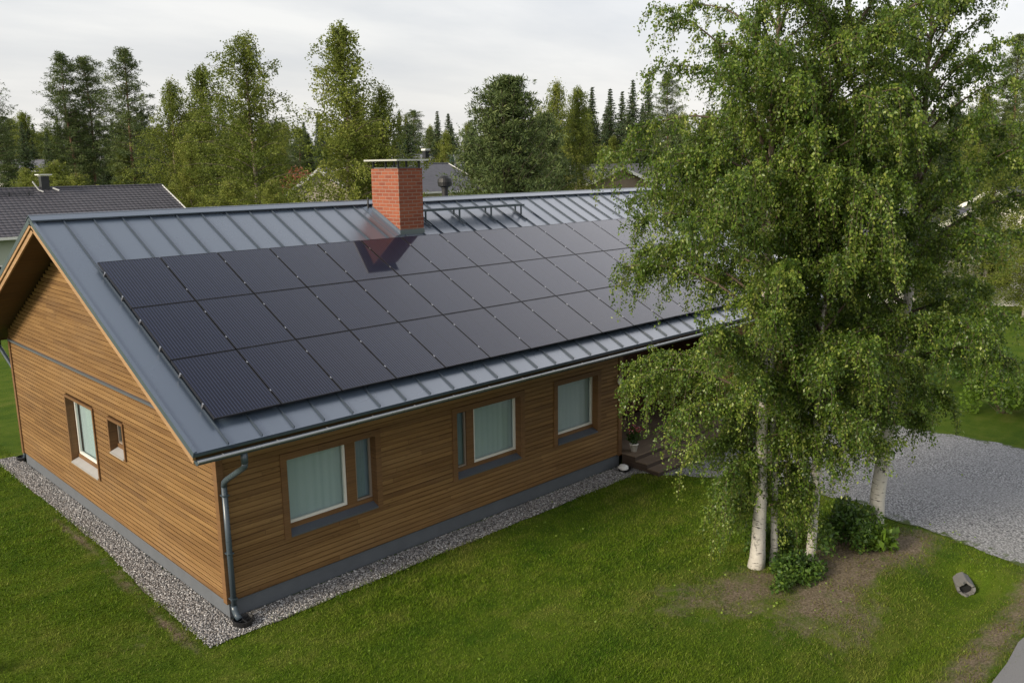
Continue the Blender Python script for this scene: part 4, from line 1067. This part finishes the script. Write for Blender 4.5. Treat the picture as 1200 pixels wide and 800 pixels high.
def tree_mesh_conifer(seed, H, Rm, start, whorls, per, kind):
    rng = np.random.default_rng(seed); rr_ = random.Random(seed)
    tb = MB(); r0 = .21 if kind == 'pine' else .17
    sway = [(.16 * math.sin(k * .5 + seed), .16 * math.cos(k * .6 + seed)) for k in range(13)]
    if kind == 'spruce': sway = [(0, 0)] * 13
    tb.tube([(sway[k][0], sway[k][1], H * .985 * k / 12 - .1) for k in range(13)], [r0 * (1 - k / 12.6) ** .8 + .008 for k in range(13)], 8)
    bb = MB(); C_, D_, S_, T_ = [], [], [], []
    for wv in range(whorls):
        f = start + (1 - start) * (wv + .5) / whorls; h = H * f
        g = (f - start) / (1 - start)
        if kind == 'spruce': reach = Rm * (1 - g) * np.interp(g, [0, .08, 1], [.8, 1, 1]) + .05
        elif kind == 'pine': reach = Rm * np.interp(g, [0, .12, .35, .65, .85, .95, 1], [.65, .95, 1, .82, .55, .3, .1]) * rr_.uniform(.75, 1.15)
        else: reach = Rm * np.interp(g, [0, .15, .45, .75, .92, 1], [.9, 1, .92, .62, .36, .08])
        for j in range(per):
            if kind == 'pine' and rr_.random() < .15: continue
            az = j * 6.283 / per + wv * 1.1 + rr_.uniform(-.4, .4); r = reach * rr_.uniform(.6, 1.15)
            if kind == 'spruce': e0, e1 = R(-6 + 36 * g), R(-30 + 26 * g)
            elif kind == 'pine': e0, e1 = R(-8 + 45 * g), R(2 + 50 * g)
            else: e0, e1 = R(12 + 35 * g), R(34 + 40 * g)
            nst = 5; k12 = min(f * 12, 11.99); i12 = int(k12); t12 = k12 - i12
            pos = np.array([sway[i12][0] * (1 - t12) + sway[i12 + 1][0] * t12, sway[i12][1] * (1 - t12) + sway[i12 + 1][1] * t12, h + rr_.uniform(-.12, .12) * H / whorls * 2]); pp = []
            for i in range(nst):
                pp.append(pos.copy()); e = e0 + (e1 - e0) * i / 4
                pos = pos + r / 4 * np.array([math.cos(e) * math.sin(az), math.cos(e) * math.cos(az), math.sin(e)])
            pp = np.array(pp); bb.tube([tuple(q) for q in pp], list(np.linspace(.03, .008, nst)), 4, cap=False)
            if kind == 'spruce':
                m = int(6 + 46 * r / Rm); q = rng.random(m) * (nst - 1.01)
                i0 = q.astype(int); fr = (q - i0)[:, None]
                c = pp[i0] * (1 - fr) + pp[np.minimum(i0 + 1, nst - 1)] * fr + rng.normal(0, .03 + .09 * r, (m, 3)) * np.array([1, 1, .5])
                C_.append(c); D_.append(rng.normal(0, .5, (m, 3)) + np.array([0, 0, -.75]) + (pp[-1] - pp[0]) / (r + .01) * .4); S_.append(rng.uniform(.12, .26, m) + .10 * min(r, 1.5))
                T_.append(np.clip(rr_.gauss(.42, .15) + rng.normal(0, .16, m), 0, 1))
            else:                              # needle tufts grouped in pads along the outer branch
                nc = max(2, int((3 + 7 * r / Rm) * (1.0 if kind == 'pine' else 1.2))); m = 22
                q = (.22 + .78 * rng.random(nc) ** .75) * (nst - 1.01); i0 = q.astype(int); fr = (q - i0)[:, None]
                c0 = pp[i0] * (1 - fr) + pp[np.minimum(i0 + 1, nst - 1)] * fr + rng.normal(0, .10 * r, (nc, 3)) * np.array([1, 1, .4])
                dd = rng.normal(0, 1, (nc, m, 3)); dd[..., 2] = dd[..., 2] * .6 + .45; dd /= np.linalg.norm(dd, axis=-1, keepdims=True)
                c = c0[:, None] + dd * rng.uniform(.02, .26, (nc, m, 1)) * np.array([1.25, 1.25, .7])
                C_.append(c.reshape(-1, 3)); D_.append((dd + rng.normal(0, .3, dd.shape)).reshape(-1, 3)); S_.append(rng.uniform(.16, .32, nc * m))
                T_.append(np.clip(rr_.gauss(.42, .12) + rng.normal(0, .12, (nc, 1)) + .12 * dd[..., 2] + rng.normal(0, .1, (nc, m)), 0, 1).ravel())
    c, d, s_, tn = map(np.concatenate, (C_, D_, S_, T_))
    v, f = leaf_quads(c, d, s_, rng, .24 if kind != 'spruce' else .42, .15)
    return tb, bb, v, f, np.repeat(tn, 2)
PROTO = {}
def proto(kind, i):
    key = (kind, i)
    if key in PROTO: return PROTO[key]
    if kind == 'birch': H, data, lm, bm = 16., tree_mesh_birch(100 + i, 16., (2.6, 3.1, 2.5)[i]), 'birch_leaf_far', 'birch_bark'
    elif kind == 'pine': H, data, lm, bm = 20., tree_mesh_conifer(200 + i, 20., (3.3, 3.0, 3.4)[i], (.36, .33, .42)[i], 27, 7, 'pine'), 'pine_leaf', 'pine_bark'
    elif kind == 'spruce': H, data, lm, bm = 18., tree_mesh_conifer(300 + i, 18., (2.9, 2.4, 3.3)[i], .05, 54, 8, 'spruce'), 'spruce_leaf', 'spruce_bark'
    else: H, data, lm, bm = 12., tree_mesh_conifer(400 + i, 12., 4.3, .03, 26, 13, 'bushy'), 'pine_leaf', 'spruce_bark'
    name = {'birch': 'birch_tree', 'pine': 'pine_tree', 'spruce': 'spruce_tree', 'bushy': 'pine_tree'}[kind]
    t = thing(name, 'x', 'tree')
    tb, bb, v, f, tn = data
    tb.build('trunk', M[bm], t, smooth=True); bb.build('branches', M['spruce_bark'], t, smooth=True); np_mesh('crown', v, f, M[lm], t, tint=tn)
    PROTO[key] = [t, H, False]; return PROTO[key]
def plant(kind, i, loc, h, wide, rz, label, group):
    p = proto(kind, i); s = h / p[1]; sc = (s * wide, s * wide, s)
    if not p[2]:
        o = p[0]; p[2] = True; o.location = loc; o.rotation_euler = (0, 0, rz); o.scale = sc; o['label'] = label; o['group'] = group
    else: o = dup(p[0], loc, rz, sc, label, group)
    return o
BG = [  # photo column, row of the top, distance, kind, variant, widening, label
    (-2, 66, 76, 'pine', 0, 1.0, 'tall pine cut by the left edge of the view above the neighbour roof'),
    (90, 52, 78, 'pine', 1, 1.05, 'taller left pine of the close pair beyond the neighbour roof'),
    (114, 57, 80, 'pine', 2, .95, 'right pine of the close pair beyond the neighbour roof'),
    (160, 48, 74, 'pine', 1, 1.05, 'lone tall pine with an orange trunk above the right end of the neighbour roof'),
    (209, 84, 66, 'birch', 0, 1.15, 'slim birch right of the lone tall pine'),
    (246, 66, 70, 'birch', 2, 1.25, 'darker birch standing just behind the big broad birch'),
    (300, 33, 60, 'birch', 1, 1.32, 'big broad light green birch beyond the near end of the metal roof'),
    (411, 20, 56, 'birch', 2, 1.32, 'tallest birch, directly left of the brick chimney'),
    (452, 97, 58, 'birch', 0, 1.1, 'shorter birch between the tallest birch and the brick chimney'),
    (436, 140, 62, 'birch', 1, 1.0, 'low leafy birch directly behind the brick chimney'),
    (597, 99, 50, 'bushy', 0, .98, 'broad bushy dark pine right of the roof vent'),
    (655, 97, 80, 'birch', 0, 1.0, 'left birch of the two slim ones right of the bushy pine'),
    (681, 103, 82, 'birch', 2, 1.15, 'right birch of the two slim ones right of the bushy pine'),
    (696, 104, 118, 'spruce', 1, 1.45, 'first dark spruce right of the two slim birches'),
    (717, 107, 116, 'spruce', 0, 1.40, 'second dark spruce right of the two slim birches'),
    (731, 110, 122, 'spruce', 1, 1.40, 'narrow spruce squeezed in the middle of the dark spruce row'),
    (743, 97, 114, 'spruce', 2, 1.25, 'tallest spruce of the dark row above the brown gable'),
    (761, 100, 112, 'spruce', 0, 1.40, 'last spruce of the dark row before the garden birch'),
    (784, 92, 108, 'pine', 1, 1.0, 'bare trunked pine seen past the left flank of the garden birch'),
    (640, 140, 70, 'bushy', 1, .8, 'round pine at the right foot of the bushy pine'),
    (131, 146, 84, 'spruce', 0, 1.3, 'dark spruce filling the gap between the pine pair and the lone pine'),
    (14, 130, 88, 'spruce', 0, 1.2, 'dark spruce behind the left end of the neighbour ridge'),
    (188, 142, 80, 'spruce', 2, 1.3, 'dark spruce behind the slim birch'),
    (62, 140, 95, 'spruce', 0, 1.3, 'dark spruce left of the pine pair'),
    (34, 128, 96, 'spruce', 2, 1.2, 'dark spruce right of the pine at the left edge'),
    (150, 160, 74, 'birch', 0, 1.2, 'small birch under the lone tall pine'),
    (225, 150, 64, 'birch', 1, 1.1, 'low leafy birch beneath the slim birch'),
    (1186, 58, 88, 'pine', 0, 1.0, 'tall pine beyond the garden birches near the right edge'),
    (1150, 120, 84, 'birch', 1, 1.1, 'round leafy birch behind the garden birches on the right'),
    (1216, 90, 80, 'pine', 2, 1.0, 'pine at the right edge of the view'),
    (1120, 105, 96, 'spruce', 0, 1.1, 'dark spruce behind the stout right garden birch'),
    (1050, 120, 90, 'birch', 0, 1.2, 'birch far behind the stout right garden birch'),
    (985, 118, 95, 'spruce', 2, 1.1, 'dark spruce far behind the middle garden birch'),
    (930, 125, 92, 'pine', 1, 1.0, 'pine far behind the leftmost garden birch'),
    (860, 122, 96, 'spruce', 1, 1.1, 'spruce far behind the left flank of the garden birches'),
    (1172, 196, 43, 'birch', 0, 1.5, 'leafy birch beside the pale house on the right'),
    (1092, 205, 44, 'birch', 2, 1.5, 'leafy birch left of the pale house on the right'),
    (1222, 205, 40, 'birch', 1, 1.6, 'low birch in front of the pale house at the right edge'),
]
for px, py, D, kind, i, wd_, lab in BG:
    p = spot(px, D); plant(kind, i, (p.x, p.y, 0), height(px, py, D), wd_ * D / D, (px * 7 % 63) / 10, lab, 'trees beyond the roofs')
# small bushes behind the neighbour's ridge
for px, py, D, wd_, lab in ((33, 184, 62, .9, 'bushy young birch left of the neighbour chimney pipe'), (66, 176, 63, 1.3, 'bushy young birch right of the neighbour chimney pipe'), (90, 192, 62, 1.6, 'low bush behind the middle of the neighbour ridge'), (318, 205, 50, 1.0, 'low bush under the broad light green birch'), (270, 205, 50, 1.5, 'wide low bush at the foot of the broad light green birch')):
    p = spot(px, D); plant('birch', 1, (p.x, p.y, 0), height(px, py, D), wd_ * 1.6, px * .3, lab, 'trees beyond the roofs')
# the forest: rows of trees nothing in the picture tells apart
fr_ = random.Random(77)
FOREST = {'spruce': 'dark spruce in the forest edge beyond the houses', 'pine': 'straight pine in the forest edge beyond the houses', 'birch': 'pale birch in the forest edge beyond the houses'}
for row, (D, n_) in enumerate(((112, 46), (128, 54), (146, 64), (168, 76))):
    for k in range(n_):
        px = -190 + 1580 * (k + fr_.uniform(.1, .9)) / n_; DD = D + fr_.uniform(-8, 8)
        kind = fr_.choices(['spruce', 'pine', 'birch'], [.5, .27, .23])[0]
        p = spot(px, DD); hgt = fr_.uniform(10.5, 14.2) + row * 1.2
        plant(kind, fr_.randrange(3), (p.x, p.y, 0), hgt, fr_.uniform(1.0, 1.4) * (1.25 if kind == 'spruce' else 1), fr_.uniform(0, 6.28), FOREST[kind], 'forest edge ' + kind + ' trees')
# far wood behind everything, one mass
def far_wood():
    rng = np.random.default_rng(9); n = 900
    c, d, s = [], [], []
    for k in range(n):
        px = rng.uniform(-500, 1700); D = rng.uniform(190, 300); p = spot(px, D); H = rng.uniform(13, 18)
        m = 70; f = rng.random(m); rr2 = 2.4 * (1 - f) ** .8; a_ = rng.uniform(0, 6.28, m)
        c.append(np.stack([p.x + rr2 * np.cos(a_), p.y + rr2 * np.sin(a_), .5 + f * H], -1)); d.append(np.stack([np.cos(a_), np.sin(a_), np.full(m, -.9)], -1) + rng.normal(0, .3, (m, 3))); s.append(rng.uniform(.6, 1.3, m) * (1.15 - .7 * f))
    c, d, s = map(np.concatenate, (c, d, s)); v, f = leaf_quads(c, d, s, rng, .7)
    o = np_mesh('distant_forest', v, f, M['spruce_leaf'], tint=np.repeat(rng.random(len(c)) * .8 + .1, 2)); tag(o, 'distant dark forest along the horizon', None, kind='stuff')
far_wood()

# ------------------------------------------------------------------ neighbouring houses
def plaster(name, col): return simple(name, col, .85, 0, .08, 3)
M['wall_green'] = plaster('pale_green_wall', (.42, .45, .38)); M['wall_white'] = plaster('white_wall', (.70, .68, .63)); M['wall_brown'] = plaster('brown_wall', (.24, .185, .14))
M['wall_cream'] = plaster('cream_wall', (.68, .60, .48)); M['window_dark'] = simple('dark_window', (.03, .035, .04), .1, 0, .1, 3); M['grey_roof'] = simple('grey_felt_roof', (.12, .12, .135), .8, 0, .15, 1.2)
M['dark_roof'] = simple('charcoal_roof', (.075, .075, .088), .75, 0, .15, 1.2); M['white_trim'] = simple('white_trim', (.75, .74, .70), .5, 0, .05, 3); M['light_roof'] = simple('light_grey_roof', (.26, .26, .28), .7, 0, .12, 1.2)
M['blue'] = simple('blue_sheet', (.10, .24, .50), .5, 0, .1, 3); M['teal'] = simple('teal_sheet', (.05, .14, .13), .6, 0, .1, 3)
def tile_roof():
    m, nt, b = new_mat('dark_roof_tiles'); o = objco(nt); sp = N(nt, 'ShaderNodeSeparateXYZ'); L(nt, o, sp.inputs[0])
    cr = math_(nt, 'FRACT', math_(nt, 'MULTIPLY', sp.outputs[1], 2.7)); wv = math_(nt, 'FRACT', math_(nt, 'MULTIPLY', sp.outputs[0], 3.6))
    sh = math_(nt, 'SINE', math_(nt, 'MULTIPLY', wv, math.pi))
    n1 = noise(nt, o, 2, 4)
    c = mixc(nt, n1, (.045, .043, .052), (.088, .082, .094)); L(nt, c, b.inputs['Base Color']); b.inputs['Roughness'].default_value = .6
    bump(nt, b, math_(nt, 'ADD', math_(nt, 'MULTIPLY', cr, -1.0), math_(nt, 'MULTIPLY', sh, .5)), 1.0, .06)
    return m
M['tiles'] = tile_roof()
def gable_house(name, label, loc, rz, Lx, Wy, ze, zr, wall, roofm, over=.5, trim='white_trim', windows=(), tiles=False):
    """ridge along local x, centred on loc"""
    t = thing(name, label, 'house', loc, rz)
    b = MB(); hx, hy = Lx / 2, Wy / 2; zt = ze + over * (zr - ze) / (hy + over) - .08; zc = zr - .1
    for sx in (-1, 1):
        pts = [(sx * hx, -hy, -.1), (sx * hx, hy, -.1), (sx * hx, hy, zt), (sx * hx, 0, zc), (sx * hx, -hy, zt)]
        b.add(pts, [(0, 1, 2, 3, 4) if sx > 0 else (4, 3, 2, 1, 0)])
    for sy in (-1, 1): b.add([(-hx, sy * hy, -.1), (hx, sy * hy, -.1), (hx, sy * hy, zt), (-hx, sy * hy, zt)], [(0, 1, 2, 3)])
    b.build('wall', M[wall], t)
    b = MB(); ox, oy = hx + over, hy + over
    for sy in (-1, 1):
        if tiles:                             # courses of tiles stepped like real ones
            nc = 18
            for i in range(nc):
                f0, f1 = i / nc, (i + 1) / nc
                y0, y1 = sy * oy * f0, sy * oy * f1; z0, z1 = zr + (ze - zr) * f0, zr + (ze - zr) * f1
                b.hexa([(-ox, y0, z0 - .05), (ox, y0, z0 - .05), (ox, y1, z1 - .05), (-ox, y1, z1 - .05), (-ox, y0, z0), (ox, y0, z0), (ox, y1, z1 + .035), (-ox, y1, z1 + .035)])
        else:
            b.hexa([(-ox, 0, zr - .12), (ox, 0, zr - .12), (ox, sy * oy, ze - .12), (-ox, sy * oy, ze - .12), (-ox, 0, zr), (ox, 0, zr), (ox, sy * oy, ze), (-ox, sy * oy, ze)])
    b.tube([(-ox, 0, zr), (ox, 0, zr)], .09, 8)
    r_ = b.build('roof', M[roofm], t)
    for sx in (-1, 1):
        for sy in (-1, 1):
            b = MB(); xa, xb = (ox + .002, ox + .06) if sx > 0 else (-ox - .06, -ox - .002)
            b.hexa([(xa, 0, zr - .26), (xb, 0, zr - .26), (xb, sy * oy, ze - .24), (xa, sy * oy, ze - .24), (xa, 0, zr + .05), (xb, 0, zr + .05), (xb, sy * oy, ze + .05), (xa, sy * oy, ze + .05)])
            b.build('barge_board', M[trim], t)
    for sy in (-1, 1):
        b = MB(); yy = sorted((sy * (oy + .002), sy * (oy + .12))); b.box(-ox, ox, yy[0], yy[1], ze - .16, ze - .02); b.build('gutter', M[trim], t)
    for face, u, z0, w_, h_ in windows:       # face: 'x-','x+','y-','y+'
        b = MB(); g = MB(); s = -1 if face[1] == '-' else 1
        def fn(a_, d_, z, s=s, face=face): return (s * (hx + d_), a_, z) if face[0] == 'x' else (a_, s * (hy + d_), z)
        for (a0, a1, c0, c1) in ((u - w_ / 2 - .08, u + w_ / 2 + .08, z0 - .08, z0), (u - w_ / 2 - .08, u + w_ / 2 + .08, z0 + h_, z0 + h_ + .08), (u - w_ / 2 - .08, u - w_ / 2, z0, z0 + h_), (u + w_ / 2, u + w_ / 2 + .08, z0, z0 + h_)):
            b.box(a0, a1, .003, .05, c0, c1, fn)
        wo = b.build('window', M[trim], t)
        g.box(u - w_ / 2, u + w_ / 2, .004, .02, z0, z0 + h_, fn); g.build('pane', M['window_dark'], wo)
    return t, r_
# left neighbour: ridge along x, its right end at x = 18
nb, nbr = gable_house('neighbour_house', 'pale house with a dark tiled roof behind the left gable of the timber house', (9.3, 44.6, 0), 0, 16.6, 9.9, 3.9, 6.3, 'wall_green', 'tiles', .55, 'white_trim',
    [('y-', -3.0, 1.0, 1.4, 1.3), ('y-', 3.0, 1.0, 1.4, 1.3), ('y-', -6.5, .9, 1.0, 1.5), ('x+', 0, 1, 1.3, 1.3)], True)
b = MB(); b.box(1.55, 2.0, -.25, .2, 6.0, 7.0); cpo = b.build('chimney', M['black_metal'], nbr)
b = MB(); b.box(1.4, 2.15, -.4, .35, 7.06, 7.12); b.box(1.5, 2.05, -.3, .25, 7.001, 7.02); b.build('chimney_cap', M['white_trim'], cpo)
b = MB(); b.tube([(1.0, -.5, 6.7), (1.3, -.5, 6.2), (1.5, -.6, 6.1)], .04, 6); b.tube([(2.1, -.4, 6.3), (2.4, -.55, 6.15)], .05, 6); b.build('roof_hook', M['white_trim'], nbr)
b = MB()
for z in (.10, .22): b.tube([(-8, -.9, 5.9 + z), (.9, -.9, 5.9 + z)], .025, 6)
for k in range(9): b.box(-7.8 + k * 1.05, -7.75 + k * 1.05, -.93, -.87, 5.85, 6.13)
b.build('snow_guard', M['black_metal'], nbr)

def at_px(px, D, rz=0): p = spot(px, D); return (p.x, p.y, 0)
h2, r2 = gable_house('neighbour_house', 'house with a long charcoal roof right behind the brick chimney', at_px(470, 82), 0, 11, 12, 5.1, 7.5, 'wall_cream', 'dark_roof', .5, 'white_trim', [('y-', 3, 2.6, 1.4, 1.2), ('y-', -1, 2.6, 1.4, 1.2)])
h3, r3 = gable_house('neighbour_house', 'house with a light grey roof farthest behind the brick chimney', at_px(498, 125), 0, 16, 12, 5.6, 8.8, 'wall_white', 'light_roof', .5, 'white_trim', [('y-', 3, 2.6, 1.4, 1.2)])
b = MB(); b.box(-1.2, -.5, -2.2, -1.5, 7.4, 9.3); q = b.build('chimney', M['black_metal'], r3)
b = MB(); b.box(-1.3, -.4, -2.3, -1.4, 9.35, 9.6); b.build('chimney_cap', M['white_trim'], q)
b = MB(); b.tube([(-3.6, -2, 8), (-3.6, -2, 9.9)], .12, 8); b.lathe([(.1, 0), (.25, .1), (.25, .35), (.1, .45)], (-3.6, -2, 9.9), 10); b.build('roof_vent', M['light_roof'], r3)
b = MB(); b.lathe([(.5, 0), (.62, .5), (.6, 1.1), (.4, 1.4), (.1, 1.5)], (2.2, -3.4, 7.2), 12); b.build('roof_vent', M['teal'], r3)
h4, r4 = gable_house('neighbour_house', 'brown gabled house with white barge boards beyond the solar roof', at_px(718, 92), R(-44.3 - 90 + 4), 12, 5.8, 5.4, 6.93, 'wall_brown', 'dark_roof', .5, 'white_trim', [('y+', 0, 1.5, 2, 1.2)])
h4b, _ = gable_house('neighbour_house', 'long low house with a dark roof behind the brown gabled house', at_px(775, 104), R(-44), 20, 9, 4.2, 7.15, 'wall_brown', 'dark_roof', .5, 'white_trim', [])
h5, r5 = gable_house('neighbour_house', 'cream gabled house half hidden under the tallest birch', at_px(381, 76), R(-44.3 - 90 + 8), 10, 5.2, 5.0, 7.2, 'wall_cream', 'grey_roof', .4, 'white_trim', [('x+', 0, 2.6, 1.2, 1.2), ('x-', 0, 2.6, 1.2, 1.2)])
h6, r6 = gable_house('neighbour_house', 'white house with a dark roof behind the right garden birch', at_px(1108, 50), R(-44.3 - 90 - 14), 13, 8.2, 2.65, 4.8, 'wall_white', 'dark_roof', .6, 'white_trim', [('x-', 1.5, 1.0, 1.4, 1.3), ('x+', 1.5, 1.0, 1.4, 1.3), ('x-', -2.2, 1.0, 1.4, 1.3), ('x+', -2.2, 1.0, 1.4, 1.3)])
h7, _ = gable_house('neighbour_house', 'white house behind the bushes above the neighbour ridge on the left', at_px(24, 102), R(-30), 7, 7, 7.3, 8.5, 'wall_white', 'grey_roof', .4, 'white_trim', [('y-', 0, 3.5, 1.5, 1.1), ('y-', -3, 3.5, 1.5, 1.1)])
h8, _ = gable_house('neighbour_house', 'house with a dark roof farther back at the right edge of the view', at_px(1250, 66), R(-20), 14, 8, 2.9, 5.2, 'wall_white', 'dark_roof', .5, 'white_trim', [])
# red leaved tree beside the cream house
def red_tree():
    p = spot(350, 84); t = thing('rowan_tree', 'red leaved tree beside the cream gabled house', 'tree', (p.x, p.y, 0)); rng = np.random.default_rng(44)
    b = MB(); b.tube([(0, 0, -.1), (.1, 0, 3), (0, .1, 6)], [.12, .08, .03], 8); b.build('trunk', M['spruce_bark'], t)
    v, f = leaves(1500, (0, 0, 5.2), (2.1, 2.1, 2.2), .3, rng); np_mesh('crown', v, f, M['red_leaf'], t, tint=np.repeat(rng.random(1500), 2))
red_tree()
for px, D, Hh in ((740, 100, 8.3),):
    p = spot(px, D); t = thing('street_lamp', 'thin street lamp beside the right slope of the brown gable', 'lamp', (p.x, p.y, 0))
    b = MB(); b.tube([(0, 0, -.1), (0, 0, Hh), (-.25, .2, Hh + .15)], [.07, .05, .04], 8); b.build('pole', M['rail'], t)
    b = MB(); b.box(-.6, -.2, .1, .3, Hh + .1, Hh + .24); b.build('lamp_head', M['white_trim'], t)
